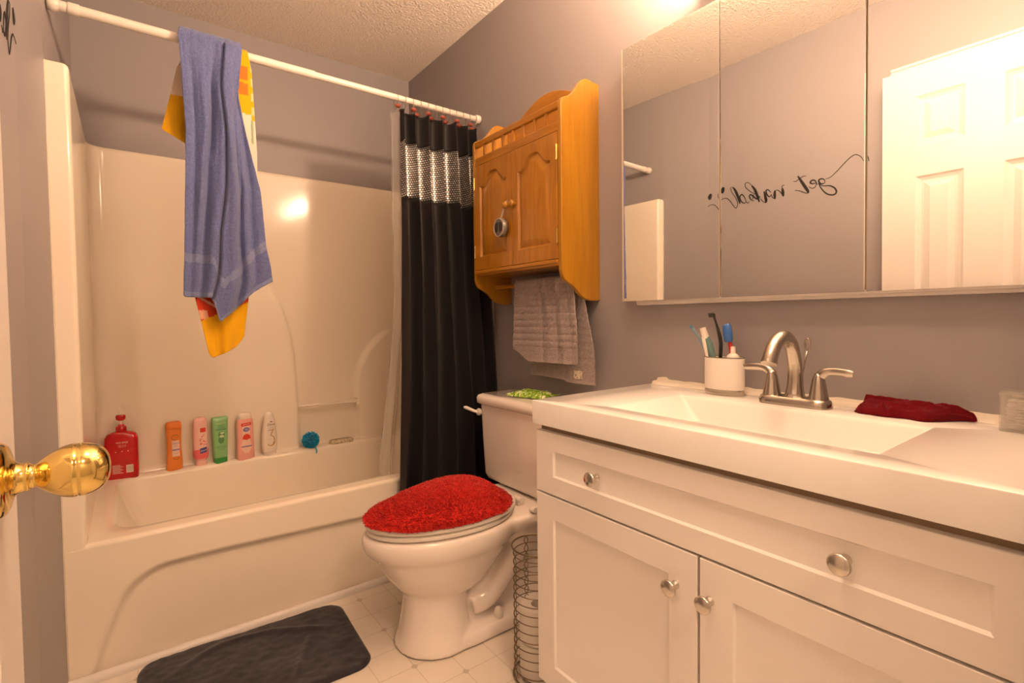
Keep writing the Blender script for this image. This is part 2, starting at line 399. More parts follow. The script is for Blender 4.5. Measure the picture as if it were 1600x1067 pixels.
# ------------------------------------------------------------------ script decal on the left wall
dcl = thing('wall_decal', 'black cursive lettering decal on the grey wall facing the mirror', 'decal', (xl(1.25), 1.25, 1.70))
words = [('word_get', 0, 9), ('word_naked', 9, 99)]
WD = [.0017, .0032, .0062, .0095]
for wn, w0_, w1_ in words:
  mb = MB()
  for wi, st in DEC[w0_:w1_]:
    P = spline([(p[0], p[1], 0) for p in st], 7); n = len(P); vs = []
    for i, p in enumerate(P):
        t = (P[min(i+1, n-1)]-P[max(i-1, 0)]).normalized(); nn = Vector((-t.y, t.x, 0))
        k = i/(n-1); hw = WD[wi]*(.45+.75*math.sin(PI*k)) if wi else WD[0]*(.7+.5*math.sin(PI*k))
        for s in (1, -1):
            q = p+nn*hw*s; vs.append((xl(q.x)+.0012, q.x, q.y))
    mb.add(vs, [(2*i, 2*i+1, 2*i+3, 2*i+2) for i in range(n-1)])
  obj(wn, mb, 'decal', dcl, solid=.0008, recalc=False)

# ================================================================== VANITY LIGHT (above the mirror, just out of frame)
t = thing('vanity_light', 'bar light with three round bulbs on the wall above the mirror', 'light', (XR, .59, 2.04))
obj('back_plate', MB().box(XR-.03, XR, .25, .83, 2.01, 2.11), 'nickel', t, bevel=.006)
for y in (.34, .54, .74):
    mb = MB(); mb.lathe([(.026,XR-.052),(.030,XR-.03)], (0,y,2.06), 'X'); obj('socket', mb, 'chrome', t, smooth=40)
    obj('bulb', MB().sphere((XR-.096, y, 2.06), .045, 12), 'bulb', t, smooth=180)
    obj('cup', MB().lathe([(.004,2.004),(.030,2.005),(.052,2.014),(.066,2.030),(.074,2.048),(.0755,2.048),(.067,2.029),(.053,2.012),(.030,2.003),(.004,2.002)], (XR-.096,y,0)), 'nickel', t, smooth=50)  # unseen cup added to keep bulb light off the counter and oak cabinet
t = thing('fill_light', 'added round fill light, out of view on the ceiling above the vanity side', 'light', (.50, .42, ZC-.1))  # unseen dome added as fill to soften the room's contrast
obj('diffuser', MB().lathe([(.14,ZC-.030),(.138,ZC-.055),(.11,ZC-.080),(.05,ZC-.092),(.002,ZC-.094)], (.50,.42,0)), 'dome_fill', t, smooth=50)
obj('rim', MB().lathe([(.15,ZC-.001),(.152,ZC-.02),(.143,ZC-.031),(.139,ZC-.031)], (.50,.42,0)), 'white_plastic', t, smooth=50)
# fill light added in the hall behind the camera to brighten the room
t = thing('fill_light', 'added round fill light, out of view in the hall outside the bathroom door', 'light', (.30, -.80, ZC-.1))
obj('diffuser', MB().lathe([(.16,ZC-.035),(.155,ZC-.06),(.12,ZC-.085),(.05,ZC-.098),(.002,ZC-.1)], (.30,-.80,0)), 'hall_fill', t, smooth=50)
obj('rim', MB().lathe([(.175,ZC-.001),(.178,ZC-.02),(.165,ZC-.036),(.155,ZC-.036)], (.30,-.80,0)), 'white_plastic', t, smooth=50)

# ================================================================== TUB AND SURROUND
tub = thing('bathtub_shower_unit', 'almond one piece bathtub and shower surround filling the alcove', 'bathtub', (.6, 2.35, 0))
TR = .411; XI0, XI1, YS = -.115, 1.340, 2.746
# apron: front skin with a moulded recess
def apron(u, v):
    x = lerp(XL, XR, u)
    if v <= .88: z = lerp(0, TR-.014, v/.88); y = TY
    else:
        a = (v-.88)/.12*PI/2; z = TR-.014+.014*math.sin(a); y = TY+.014*(1-math.cos(a))
    def edge(xx, zz):
        xlft = -.125+zz*.36; a_ = (xx-xlft)*.94; b_ = .302-.028*max(0, xx-.2)-zz; k = .11
        h_ = max(0, min(1, .5+.5*(b_-a_)/k)); return lerp(b_, a_, h_)-k*h_*(1-h_)
    s = min(edge(x, z), edge(1.198-x, z) if x > .6 else 9)
    return (x, y+.020*sst(-.004, .020, s), z)
mb = MB(); mb.grid(apron, 200, 90)
# rim and basin
loops = [rrect(XI0-.053, XR-.001, TY+.014, YS+.02, .004, TR, 8, 10), rrect(-.085, 1.290, TY+.055, 2.705, .05, TR, 8, 10),
    rrect(-.062, 1.262, 2.006, 2.676, .10, TR-.001, 8, 10), rrect(-.054, 1.254, 2.013, 2.669, .10, TR-.006, 8, 10), rrect(-.048, 1.248, 2.019, 2.664, .10, TR-.018, 8, 10),
    rrect(-.020, 1.225, 2.03, 2.655, .11, .30, 8, 10), rrect(.045, 1.19, 2.05, 2.64, .13, .17, 8, 10), rrect(.085, 1.165, 2.07, 2.62, .13, .11, 8, 10), rrect(.13, 1.13, 2.10, 2.59, .13, .085, 8, 10), rrect(.25, 1.0, 2.2, 2.5, .10, .080, 8, 10)]
mb.loft(loops, cap0=False)
obj('bathtub', mb, 'fiberglass', tub, smooth=50)
mb = MB().lathe([(.036,.084),(.034,.087),(.02,.086),(.002,.084)], (1.02,2.35,0)); obj('drain', mb, 'chrome', tub, smooth=50)
# surround wall: horizontal section swept up, back face moulded
sec = [(XL, TY+.001), (XI0-.012, TY+.001)]
sec += [(XI0-.012+.012*math.sin(a), TY+.013-.012*math.cos(a)) for a in [PI/2*k/6 for k in range(1, 7)]]
sec += [(XI0, TY+.013+(YS-.055-TY-.013)*k/14) for k in range(1, 15)]
sec += [(XI0+.055-.055*math.cos(a), YS-.055+.055*math.sin(a)) for a in [PI/2*k/10 for k in range(1, 11)]]
nb = 150; nb0 = len(sec)
sec += [(lerp(XI0+.055, XI1-.055, k/nb), YS) for k in range(1, nb+1)]
sec += [(XI1-.055+.055*math.sin(a), YS-.055*(1-math.cos(a))) for a in [PI/2*k/10 for k in range(1, 11)]]
sec += [(XI1, YS-.055-(YS-.055-TY-.013)*k/14) for k in range(1, 15)]
sec += [(XI1+.012-.012*math.cos(a), TY+.013-.012*math.sin(a)) for a in [PI/2*k/6 for k in range(1, 7)]]
sec += [(XR, TY+.001)]
ZT = 1.808
def back_depth(x, z):
    """moulding of the back wall: proud panel on the left, arched proud part on the right"""
    xc = pl([(.38,.685),(.60,.684),(.874,.672),(1.0,.655),(1.165,.610),(1.26,.56),(1.40,.46)], z)
    fade = 1-sst(1.02, 1.34, z)
    d = .022*fade*(1-sst(-.004, .014, x-xc))
    # right arch
    if z < 1.16:
        xa = pl([(.38,.995),(.60,.990),(.72,.985),(.80,1.0),(.88,1.04),(.94,1.09),(.99,1.15),(1.03,1.25),(1.06,1.33),(1.2,1.7)], z)
        d = max(d, .026*sst(-.002, .022, x-xa)*(1-sst(.97, 1.06, z)))
    return d
zs = [TR-.03, .396, .402]+[lerp(.41, ZT-.02, k/110) for k in range(111)]+[ZT-.012, ZT-.005, ZT-.001]
vs = []; ns = len(sec)
for z in zs:
    ins = 0 if z < ZT-.02 else .012*(1-math.sqrt(max(0, 1-((z-(ZT-.013))/.013)**2))) if z > ZT-.013 else 0
    for i, (x, y) in enumerate(sec):
        yy = y; xx = x
        if z < .41 and y > YS-.001: yy = y
        if y > YS-.002:
            yy = y-back_depth(x, z)*sst(XI0+.056, XI0+.16, x)*(1-sst(XI1-.16, XI1-.056, x))
            if z < .425: yy -= .010*(1-sst(.398, .425, z))
        if ins:
            if y > YS-.06: yy += ins
            elif x < .5 and x > XI0-.02: xx -= ins*.6
        vs.append((xx, yy, z))
mb = MB(); fs = [(j*ns+i, j*ns+i+1, (j+1)*ns+i+1, (j+1)*ns+i) for j in range(len(zs)-1) for i in range(ns-1)]
mb.add(vs, fs)
# top rim closing back to the walls
top = vs[-ns:]
def outw(p, k):
    x, y, z = p
    if k < 2 or k > ns-3: return (x, y+.03, z)
    if y > YS-.02: return (x, YB-.002, z)
    return ((XL+.008 if x < .5 else XR-.002), y, z)
o_ = len(mb.v); mb.v += [outw(p, k) for k, p in enumerate(top)]
for i in range(ns-1):
    mb.f.append(((len(zs)-1)*ns+i, (len(zs)-1)*ns+i+1, o_+i+1, o_+i)); mb.mi.append(0)
obj('surround_wall', mb, 'fiberglass', tub, smooth=60)
mb = MB(); mb.tube(spline([(.680, 2.700, .628), (.75, 2.694, .627), (.97, 2.694, .622), (.985, 2.700, .621), (.990, 2.73, .621)], 6), .0065)
mb.box(.979, .993, 2.685, 2.745, .606, .636)
obj('towel_bar', mb, 'fiberglass', tub, smooth=50, label='small moulded bar across the soap recess')
# caulk bead along the left flange
mb = MB(); mb.tube([(XL+.001+.0012*nz(k*.9,3), TY-.001, lerp(.03, 1.80, k/60)) for k in range(61)], [.0022+.0014*abs(nz(k*1.7, 0)) for k in range(61)], 8)
obj('caulk', mb, 'caulk', tub, smooth=180)
# shower fittings on the plumbing wall, behind the curtain
mb = MB(); mb.tube(spline([(XI1, 2.38, .56), (1.24, 2.38, .565), (1.19, 2.38, .545), (1.18, 2.38, .53)], 6), .021); obj('tub_spout', mb, 'chrome', tub, smooth=50)
mb = MB(); mb.lathe([(.07,XI1),(.068,XI1-.008),(.03,XI1-.012),(.028,XI1-.05),(.004,XI1-.052)], (0,2.38,.85), 'X'); obj('faucet_handle', mb, 'chrome', tub, smooth=40)

# ------------------------------------------------------------------ curtain rod
RY, RZ = 2.027, 2.012
t = thing('shower_rod', 'white tension shower rod spanning the alcove above the tub', 'rod', (.6, RY, RZ-.02))
mb = MB(); mb.tube([(XL+.004, RY, RZ), (.60, RY, RZ)], .0150, 24); obj('outer_tube', mb, 'white_plastic', t, smooth=50)
mb = MB(); mb.tube([(.598, RY, RZ), (XR-.02, RY, RZ)], .0126, 24); obj('inner_tube', mb, 'white_plastic', t, smooth=50)
for x, s in ((XR, -1), (XL+.003, 1)):
    mb = MB(); mb.lathe([(.013,x),(.019,x+s*.003),(.0205,x+s*.012),(.0195,x+s*.022),(.0135,x+s*.030),(.0135,x+s*.036)], (0,RY,RZ), 'X', 24); obj('end_cap', mb, 'white_plastic', t, smooth=60)
mb = MB(); mb.lathe([(.0165,-.118),(.0172,-.116),(.0172,-.092),(.0165,-.090)], (0,RY,RZ), 'X', 24); obj('collar', mb, 'white_plastic', t, smooth=60)

# ------------------------------------------------------------------ curtain
CT, CB = 1.966, .14
NF = 6.5
def cur_xy(s, z):
    """s 0..1 along the gathered curtain"""
    k = (CT-z)/(CT-CB)
    xa = lerp(.945, .838, sst(.05, 1, k)); xb = lerp(1.345, 1.352, k)
    x = lerp(xa, xb, s)
    amp = lerp(.026, .034, sst(0, .5, k))*(1+.25*nz(s*5, k*1.2))
    ph = 2*PI*NF*(s+.030*nz(s*3, k*1.1, 2)+.02*math.sin(s*7))+.25*nz(s*4, k*2)
    y0 = lerp(RY-.004, 1.874, sst(0, .80, k)**.9)
    y = y0-amp*math.sin(ph)+.012*nz(s*9, k*3, 4)
    x += min(1, (1-s)*9)*.010*math.cos(ph*1.0)*(.8+.4*nz(s*6, 1))+.004*nz(s*11, k*5, 8)
    return x, y
def cur_top(s):    # scalloped between the rings
    return -.010*abs(math.sin(PI*9*s))
def curtain_piece(z0, z1, name, mat, parent, nv):
    mb = MB(); nu = 260; us = []
    def f(u, v):
        z = lerp(z0, z1, v)
        x, y = cur_xy(u, z)
        if z1 >= CT-.001: z += cur_top(u)*sst(.6, 1, v)
        dz = 0
        if name != 'panel_low' or True:
            dz = .016*nz(u*6, 0, 3)*(1 if z > 1.3 else 0)*sst(CB, 1.55, z)
            if z1 >= CT-.001: dz *= (1-v)
        return (x, y, z+dz)
    mb.grid(f, nu, nv)
    o = obj(name, mb, mat, parent, smooth=180, recalc=False)
    # UV in metres (arc length across)
    arc = [0.]
    zc_ = (z0+z1)/2
    for i in range(nu):
        a = cur_xy(i/nu, zc_); b = cur_xy((i+1)/nu, zc_); arc.append(arc[-1]+math.hypot(a[0]-b[0], a[1]-b[1]))
    uvl = o.data.uv_layers.new(name='uv')
    for lp in o.data.loops:
        i = lp.vertex_index % (nu+1); j = lp.vertex_index//(nu+1)
        uvl.data[lp.index].uv = (arc[i], (z1-z0)*j/nv)
    q = o.modifiers.new('solid', 'SOLIDIFY'); q.thickness = .0015; q.offset = 0
    return o
cur = thing('shower_curtain', 'black fabric shower curtain with a silver sequin band, bunched at the right', 'shower curtain', (1.13, RY, CB))
BZ0, BZ1 = 1.585, 1.825
curtain_piece(CB, BZ0, 'lower_panel', 'curtain', cur, 90)
curtain_piece(BZ0, BZ1, 'sequin_band', 'sequin', cur, 20)
curtain_piece(BZ1, CT, 'top_panel', 'curtain', cur, 12)
# rings with copper beads
NR = 12
for k in range(NR):
    s = (k+.10)/(NR-.8); x, y = cur_xy(s, CT); x = lerp(.938, 1.335, k/(NR-1))
    loc = (x, RY, RZ-.05)
    bead = k % 2 == 0
    side = 'with a copper red bead' 
    pos = ['leftmost, at the free edge of the curtain','second from the free edge of the curtain','third from the free edge of the curtain','fourth from the free edge of the curtain','fifth from the free edge of the curtain','sixth from the free edge of the curtain','sixth from the wall','fifth from the wall','fourth from the wall','third from the wall','second from the wall','rightmost, next to the wall'][k]
    t = thing('curtain_ring', 'wire curtain ring on the white rod, '+pos, 'curtain ring', loc, 'curtain rings on the shower rod')
    mb = MB(); pts = []
    for i in range(25):
        a = 2*PI*i/24*.93+PI*.55
        pts.append((x+.0025*math.sin(a), RY+.021*math.cos(a), RZ-.016+.034*math.sin(a)))
    mb.tube(pts, .0011, 8); obj('hook', mb, 'wire', t, smooth=180)
    by = RY-(.030 if bead else -.012)
    mb = MB(); mb.sphere((x-.006, by, RZ-.046), .0095, 6, (1.35,1,.95)); obj('bead', mb, 'red_bead', t, smooth=30)
# clear liner inside the tub
def liner(u, v):
    z = lerp(.30, 1.972, v); k = 1-v
    xa = lerp(.935, .862, sst(.45, 1, k)); xb = lerp(1.22, 1.20, k); x = lerp(xa, xb, u)
    yb = lerp(RY+.055, 2.100, sst(.1, .8, k))
    return (x+.006*nz(u*9, k*2, 5), yb+.020*math.sin(2*PI*5*u+2*nz(u*3, k*1.3))*(.4+.6*k)+.008*nz(u*14, k*6), z)
mb = MB(); mb.grid(liner, 130, 60)
lin = obj('shower_curtain_liner', mb, 'liner', smooth=180, recalc=False)
tag(lin, 'clear plastic shower liner hanging inside the tub behind the black curtain', 'shower liner')

# ------------------------------------------------------------------ towels on the rod
def draped(name, front, back, wrap_r, nu, nv, mats, colour=None, solid=.004, bands=None, ydep=None):
    """front(u, v) and back(u, v): v=0 hem .. 1 at the rod; returns x, z; depth comes from ydep(side, u, v, x, z)"""
    mb = MB(); rows = []; info = []
    NW = 8
    for j in range(nv+1):
        v = j/nv; rows.append([(*front(u/nu, v), ) for u in range(nu+1)]); info.append(('f', v))
    for j in range(1, NW): rows.append(None); info.append(('w', j/NW))
    for j in range(nv, -1, -1):
        v = j/nv; rows.append([(*back(u/nu, v), ) for u in range(nu+1)]); info.append(('b', v))
    top_f = rows[nv]; top_b = rows[nv+NW]
    vs = []
    for j, (side, v) in enumerate(info):
        for i in range(nu+1):
            u = i/nu
            if side == 'w':
                a = PI*v; xf, zf = top_f[i]; xb, zb = top_b[i]
                x = lerp(xf, xb, v); R = wrap_r+.003*nz(u*12, 0, 7)
                y = RY-R*math.cos(a); z = RZ+R*math.sin(a)
            else:
                x, z = rows[j][i]; y = ydep(side, u, v, x, z)
            vs.append((x, y, z))
    nr = len(info); mb.add(vs, [(j*(nu+1)+i, j*(nu+1)+i+1, (j+1)*(nu+1)+i+1, (j+1)*(nu+1)+i) for j in range(nr-1) for i in range(nu)])
    if bands:
        for k in range(len(mb.f)):
            j = k//nu; s_, v = info[j]; mb.mi[k] = bands(s_, v, (k % nu)/nu)
    o = obj(name, mb, mats, smooth=180, recalc=False, base=False)
    if colour:
        ca = o.data.color_attributes.new('print', 'FLOAT_COLOR', 'POINT')
        for k in range(len(vs)):
            s_, v = info[k//(nu+1)]; ca.data[k].color = (*colour(s_, (k % (nu+1))/nu, v, vs[k]), 1)
    rebase(o)
    q = o.modifiers.new('solid', 'SOLIDIFY'); q.thickness = solid; q.offset = 0
    return o
# beach towel, behind the blue one
def bt_front(u, v):
    zt = RZ
    zb = pl([(0,.958),(.05,.946),(.14,.941),(.5,.955),(.85,.975),(.95,.990),(1,1.015)], u)
    z = lerp(zb, zt, v)
    xa = pl([(.93,.223),(.949,.220),(1.06,.200),(1.148,.183),(1.25,.19),(1.5,.21),(1.8,.23),(RZ,.25)], z)
    xb = pl([(.93,.310),(.98,.318),(1.013,.329),(1.139,.346),(1.4,.378),(1.53,.385),(1.666,.387),(1.80,.382),(1.956,.376),(RZ,.366)], z)
    return lerp(xa, xb, u), z
def bt_back(u, v):
    # back fall pokes out to the left of the blue towel as a flap
    z = lerp(lerp(1.70, 1.50, u), RZ, v)
    xa = pl([(1.5,.16),(1.655,.150),(1.690,.116),(1.706,.107),(1.804,.129),(1.927,.156),(RZ,.20)], z); xb = pl([(1.5,.33),(RZ,.360)], z)
    return lerp(xa, xb, u), z
def bt_y(side, u, v, x, z):
    k = 1-v
    if side == 'f': return RY-.020-.007*math.sin(u*2*PI*1.6+1+k)*k-.003*nz(u*7, k*3)*k
    cur_l = (1-sst(0, .28, u))*sst(.35, 1, k)
    return RY+.022+.014*math.sin(u*2*PI*1.8+.6+k*1.5)*(.4+.6*k)-.03*cur_l
Wt, Ye, Or, Rd, Gr, Gd = (.78,.70,.60), (.80,.43,.012), (.80,.20,.03), (.60,.055,.02), (.36,.42,.28), (.62,.33,.01)
def bt_col(side, u, v, p):
    x, y, z = p; n = nz(x*14, z*14, 1)
    if side == 'f':
        if z < 1.071+.44*(x-.203): return Ye
        if z < 1.20:
            a = z+.62*(x-.20)
            if abs(a-1.145) < .0045 or abs(a-1.165-.2*(x-.2)) < .003 or (x < .216+.2*(1.105-z) and 1.075 < z < 1.105): return (.82,.42,.28)
            return Rd
        if z < 1.56: return Rd if 1.50 < z < 1.535 and x > .36 else (Wt if n < .2 else Ye)
        if x < .363 and (1.918 < z < 1.965 or 1.865 < z < 1.908): return Or
        if x > .369 and z < 1.78: return Wt if x > .377 or z < 1.70 else Gr
        if x > .372: return (.80,.62,.30) if (z*40) % 2 < 1.1 else Ye
        return Ye if z > 1.80 else Wt
    if side == 'w': return Ye
    if u > .7: return Ye
    return Gd if z < 1.829 else (.66,.52,.40)
bt = draped('beach_towel', bt_front, bt_back, .0180, 110, 260, ['beach'], bt_col, .0035, None, bt_y)
tag(bt, 'yellow, red and white printed beach towel on the shower rod, mostly behind the blue towel', 'towel')
# blue towel: two layers folded lengthwise (left leaf and slanting right leaf)
def bl_front(u, v):
    # u<.55 left leaf, then a fold step, right leaf to u=1 with a pointed hem
    hem = pl([(0,1.155),(.02,1.149),(.30,1.147),(.32,1.140),(.40,1.072),(.43,1.065),(.47,1.078),(.62,1.113),(.74,1.155),(.86,1.183),(1.0,1.208)], u)
    z = lerp(hem, RZ, v)
    xa = pl([(1.05,.148),(1.153,.149),(1.432,.160),(1.705,.169),(1.829,.164),(RZ,.157)], z)
    xb = pl([(1.05,.39),(1.206,.421),(1.26,.416),(1.334,.402),(1.527,.391),(1.636,.368),(1.743,.346),(1.845,.330),(1.872,.329),(1.92,.333),(RZ,.343)], z)
    return lerp(xa, xb, u), z
def bl_back(u, v):
    z = lerp(1.30, RZ, v); return lerp(.175, .345, u)+.0, z
def bl_y(side, u, v, x, z):
    k = 1-v
    if side == 'b': return RY+.042+.004*math.sin(u*14)
    y = RY-.051+.012*sst(.9,1,v)
    f = .12+.88*sst(0, .30, k)
    # soft folds: each a valley (or ridge) whose centre drifts down the cloth
    for cs, wd, am in (([(0,.14),(.2,.18),(.5,.12),(1,.08)],.055,.012), ([(0,.55),(.24,.48),(.46,.31),(.83,.21),(1,.18)],.055,.022), ([(0,.36),(.3,.33),(.6,.20),(1,.12)],.05,-.009),
                       ([(0,.66),(.3,.60),(.6,.38),(1,.27)],.045,-.010), ([(0,.90),(.2,.88),(.5,.72),(1,.62)],.05,.016), ([(0,.97),(.3,.96),(.6,.86),(1,.80)],.06,.012), ([(0,.8),(.4,.66),(1,.50)],.05,-.008), ([(0,.93),(.4,.80),(1,.70)],.04,-.008)):
        y += am*f*math.exp(-((u-pl(cs, k))/wd)**2)
    # overlap edge: the right leaf lies in front
    e = pl([(0,.73),(.32,.67),(.66,.46),(.88,.38),(1,.33)], k); d = u-e
    y -= .016*sst(-.005, .003, d)*(1-sst(.08, .30, d))
    y += .012*math.exp(-((d+.016)/.014)**2)*f
    # second layer stepping back right of the neck
    e2 = pl([(0,1.2),(.14,1.02),(.22,.93),(.40,.80),(.6,.70),(1,.62)], k); y += .010*sst(-.01, .01, u-e2)*(1-sst(.5, .9, k))
    return y-.0020*nz(u*9, k*14, 2)-.0012*nz(u*30, k*60, 5)
def bl_band(side, v, u):
    if side != 'f': return 0
    hem = bl_front(u, 0)[1]; z = lerp(hem, RZ, v)
    return 1 if (.112 < z-hem < .142 or z-hem < .012) else 0
bl = draped('bath_towel', bl_front, bl_back, .0370, 130, 150, ['blue_terry', 'blue_band'], None, .005, bl_band, bl_y)
tag(bl, 'blue terry bath towel folded over the white shower rod', 'towel')

# ------------------------------------------------------------------ bottles on the tub ledge
LZ = .4045
def to_plane(o, ang):
    c, s = math.cos(ang), math.sin(ang)
    return lambda x, y: (o[0]+x*c, o[1]+x*s, o[2]+y)
def curved(x, y, ang, a, b, e, off=.0008):
    """maps label-plane coords onto the front of a bottle body with half width a, half depth b"""
    def f(lx, lz):
        q = max(-.98, min(.98, lx/a)); py = -b*(1-abs(q)**e)**(1/e)-off
        return (x+lx*math.cos(ang)-py*math.sin(ang), y+lx*math.sin(ang)+py*math.cos(ang), LZ+lz)
    return f
def patch(f, x0, x1, z0, z1, nx=10, nzz=6, mb=None, sh=None):
    mb = mb or MB(); 
    def g(u, v):
        lx = lerp(x0, x1, u); lz = lerp(z0, z1, v)
        if sh: lx, lz = sh(lx, lz)
        return f(lx, lz)
    return mb.grid(g, nx, nzz)
def disc(f, cx, cz, rx, rz, mb=None, n=20):
    mb = mb or MB(); vs = [f(cx, cz)]+[f(cx+rx*math.cos(2*PI*k/n), cz+rz*math.sin(2*PI*k/n)) for k in range(n)]
    return mb.add(vs, [(0, k+1, (k+1) % n+1) for k in range(n)])
def fm(name, col, **kw):
    if name not in MT: MT[name] = pmat(name, col, **kw)
    return name
fm('bottle_red', (.50,.006,.010), rough=.25, coat=.3); fm('label_light', (.85,.72,.62), rough=.5); fm('bottle_orange', (.80,.25,.045), rough=.3, coat=.2); fm('cap_orange', (.72,.19,.03), rough=.3)
fm('bottle_green', (.24,.52,.22), rough=.3, coat=.2); fm('cap_green', (.03,.26,.05), rough=.3); fm('ink_green', (.02,.16,.08), rough=.5); fm('aloe', (.62,.72,.42), rough=.5)
fm('bottle_pink', (.86,.42,.36), rough=.28, coat=.2); fm('label_pink', (.88,.62,.52), rough=.5); fm('ink_red', (.68,.05,.03), rough=.5); fm('ink_navy', (.06,.06,.24), rough=.5)
fm('bottle_clear_pink', (.92,.55,.50), rough=.15, coat=.3); fm('liquid_pink', (.80,.16,.17), rough=.3); fm('bottle_white', (.86,.78,.68), rough=.25, coat=.3); fm('ink_gold', (.52,.30,.07), rough=.4); fm('ink_brown', (.14,.07,.03), rough=.5); fm('ink_purple', (.20,.17,.42), rough=.5)
fm('ink_grey', (.35,.28,.24), rough=.5)
def mk(name, label, cat, x, y, ang, body_m, secs, parts):
    t = thing(name, label, cat, (x, y, LZ))
    def loops(ss):
        out = []
        for z, a, b, e in ss:
            l = []
            for j in range(44):
                q = 2*PI*j/44; c, s = math.cos(q), math.sin(q)
                px = a*math.copysign(abs(c)**(2/e), c); py = b*math.copysign(abs(s)**(2/e), s)
                l.append((x+px*math.cos(ang)-py*math.sin(ang), y+px*math.sin(ang)+py*math.cos(ang), LZ+z))
            out.append(l)
        return out
    b = obj('body', MB().loft(loops(secs)), body_m, t, smooth=60)
    for n, m_, ss in parts: obj(n, MB().loft(loops(ss)), m_, t, smooth=60)
    return t, b
G = 'shampoo and wash bottles on the tub ledge'
# 1 red pump bottle
x, y, ang = -.036, 2.690, -.10
t, b = mk('pump_bottle', 'large red pump bottle at the left end of the tub ledge', 'bottle', x, y, ang, 'bottle_red',
   [(0,.052,.022,4),(.004,.056,.026,4),(.03,.0575,.0265,4.5),(.15,.0575,.0265,4.5),(.178,.056,.026,4),(.192,.048,.023,3),(.199,.034,.021,2.4),(.202,.020,.018,2)],
   [('collar','bottle_red',[(.201,.0175,.0175,2),(.203,.0190,.0190,2),(.222,.0185,.0185,2),(.226,.012,.012,2),(.232,.010,.010,2)]),
    ('stem','label_light',[(.228,.0045,.0045,2),(.250,.0045,.0045,2)]),
    ('pump_head','bottle_red',[(.248,.009,.009,2),(.252,.016,.012,2.5),(.266,.0175,.012,2.5),(.272,.014,.010,2.5)])])
mb = MB(); fx = curved(x, y, ang, .0575, .0265, 4.5)
f = curved(x, y, ang, .0575, .0265, 4.5)
mb = text_mb('OLD SPICE', .0085, lambda a, c: f(a+.004, .158+c)); 
for k in range(2): text_mb('swagger body wash', .0036, lambda a, c, k=k: f(a+.004, .147-.006*k+c), mb=mb)
for k in range(3): 
    for dx in (-.018, .004, .024): disc(f, dx, .120+.002*k, .0022, .0008, mb, 8) if k < 2 else None
obj('lettering', mb, 'label_light', b, recalc=False); mb = MB()
for k in range(9): patch(f, -.030, .006-.005*(k % 3), .030+.0042*k, .0314+.0042*k, 6, 1, mb)
obj('fine_print', mb, 'label_light', b, recalc=False)
obj('barcode_label', patch(f, .016, .040, .030, .062), 'label_light', b, recalc=False)
mb = MB()
for k in range(11): patch(f, .018+.0019*k, .018+.0019*k+.0009, .033, .059, 1, 2, mb=mb) 
mb.v = [tuple(Vector(p)+Vector((0,-.0006,0))) for p in mb.v]; obj('barcode', mb, 'ink_grey', b, recalc=False)
# 2 orange bottle
x, y, ang = .148, 2.692, .10
t, b = mk('shampoo_bottle', 'waisted orange bottle beside the red pump bottle on the tub ledge', 'bottle', x, y, ang, 'bottle_orange',
   [(0,.029,.018,3.4),(.003,.0315,.020,3.4),(.05,.0300,.0195,3.2),(.10,.0270,.0185,3),(.15,.0285,.019,3),(.186,.0300,.0195,3)],
   [('cap','cap_orange',[(.187,.0300,.0195,3),(.192,.0305,.0195,3),(.212,.0290,.018,3),(.2175,.025,.015,3),(.219,.018,.010,3)])])
f = curved(x, y, ang, .0290, .0190, 3)
obj('label', patch(f, -.010, .018, .065, .136), 'label_pink', b, recalc=False)
g = curved(x, y, ang, .0290, .0190, 3, .0016)
mb = text_mb('Suave', .0115, lambda a, c: g(a+.004, .124+c), shear=.3); text_mb('keratin', .0055, lambda a, c: g(a+.004, .112+c), mb=mb); patch(g, -.010, .018, .092, .0975, 6, 1, mb); text_mb('shampoo', .0045, lambda a, c: g(a+.004, .080+c), mb=mb)
obj('lettering', mb, 'ink_purple', b, recalc=False)
mb = MB()
for k in range(24):
    a = 2*PI*k/24*.8+.3; p0 = g(.002+.013*math.cos(a), .150+.011*math.sin(a)); a2 = a+.22; p1 = g(.002+.013*math.cos(a2), .150+.011*math.sin(a2)); mb.tube([p0, p1], .0008, 5)
obj('swirl', mb, 'ink_brown', b, recalc=False); mb = MB()
for k in range(12):
    a = PI+PI*k/12; a2 = a+.27; mb.tube([g(.004+.010*math.cos(a), .060+.008*math.sin(a)), g(.004+.010*math.cos(a2), .060+.008*math.sin(a2))], .0008, 5)
obj('swirl', mb, 'ink_brown', b, recalc=False)
# 3 translucent pink bottle
x, y, ang = .250, 2.693, .13
t, b = mk('shampoo_bottle', 'nearly empty clear pink bottle between the orange and the green bottle', 'bottle', x, y, ang, 'bottle_clear_pink',
   [(.030,.022,.017,2.6),(.034,.026,.019,2.6),(.055,.0300,.020,2.8),(.12,.0295,.020,2.8),(.19,.0285,.0195,2.8),(.214,.026,.018,2.7),(.222,.020,.013,2.5),(.224,.012,.008,2.4)],
   [('cap','bottle_clear_pink',[(0,.0215,.017,2.6),(.003,.023,.018,2.6),(.029,.0225,.0175,2.6)]),
    ('liquid','liquid_pink',[(.036,.0272,.0198,2.6),(.055,.0306,.0206,2.8),(.078,.0303,.0206,2.8),(.080,.029,.0200,2.8)])])
f = curved(x, y, ang, .0295, .020, 2.8, .0014)
mb = patch(f, -.012, .020, .085, .185); obj('label', mb, 'label_pink', b, recalc=False)
g = curved(x, y, ang, .0295, .020, 2.8, .0022)
obj('red_emblem', patch(g, -.006, .017, .158, .178), 'ink_red', b, recalc=False)
mb = MB(); 
for k in range(16): mb.sphere(g(-.008+.026*random.random(), .098+.05*random.random()), .0032, 4, (1,.2,1))
obj('petals', mb, 'liquid_pink', b, recalc=False)
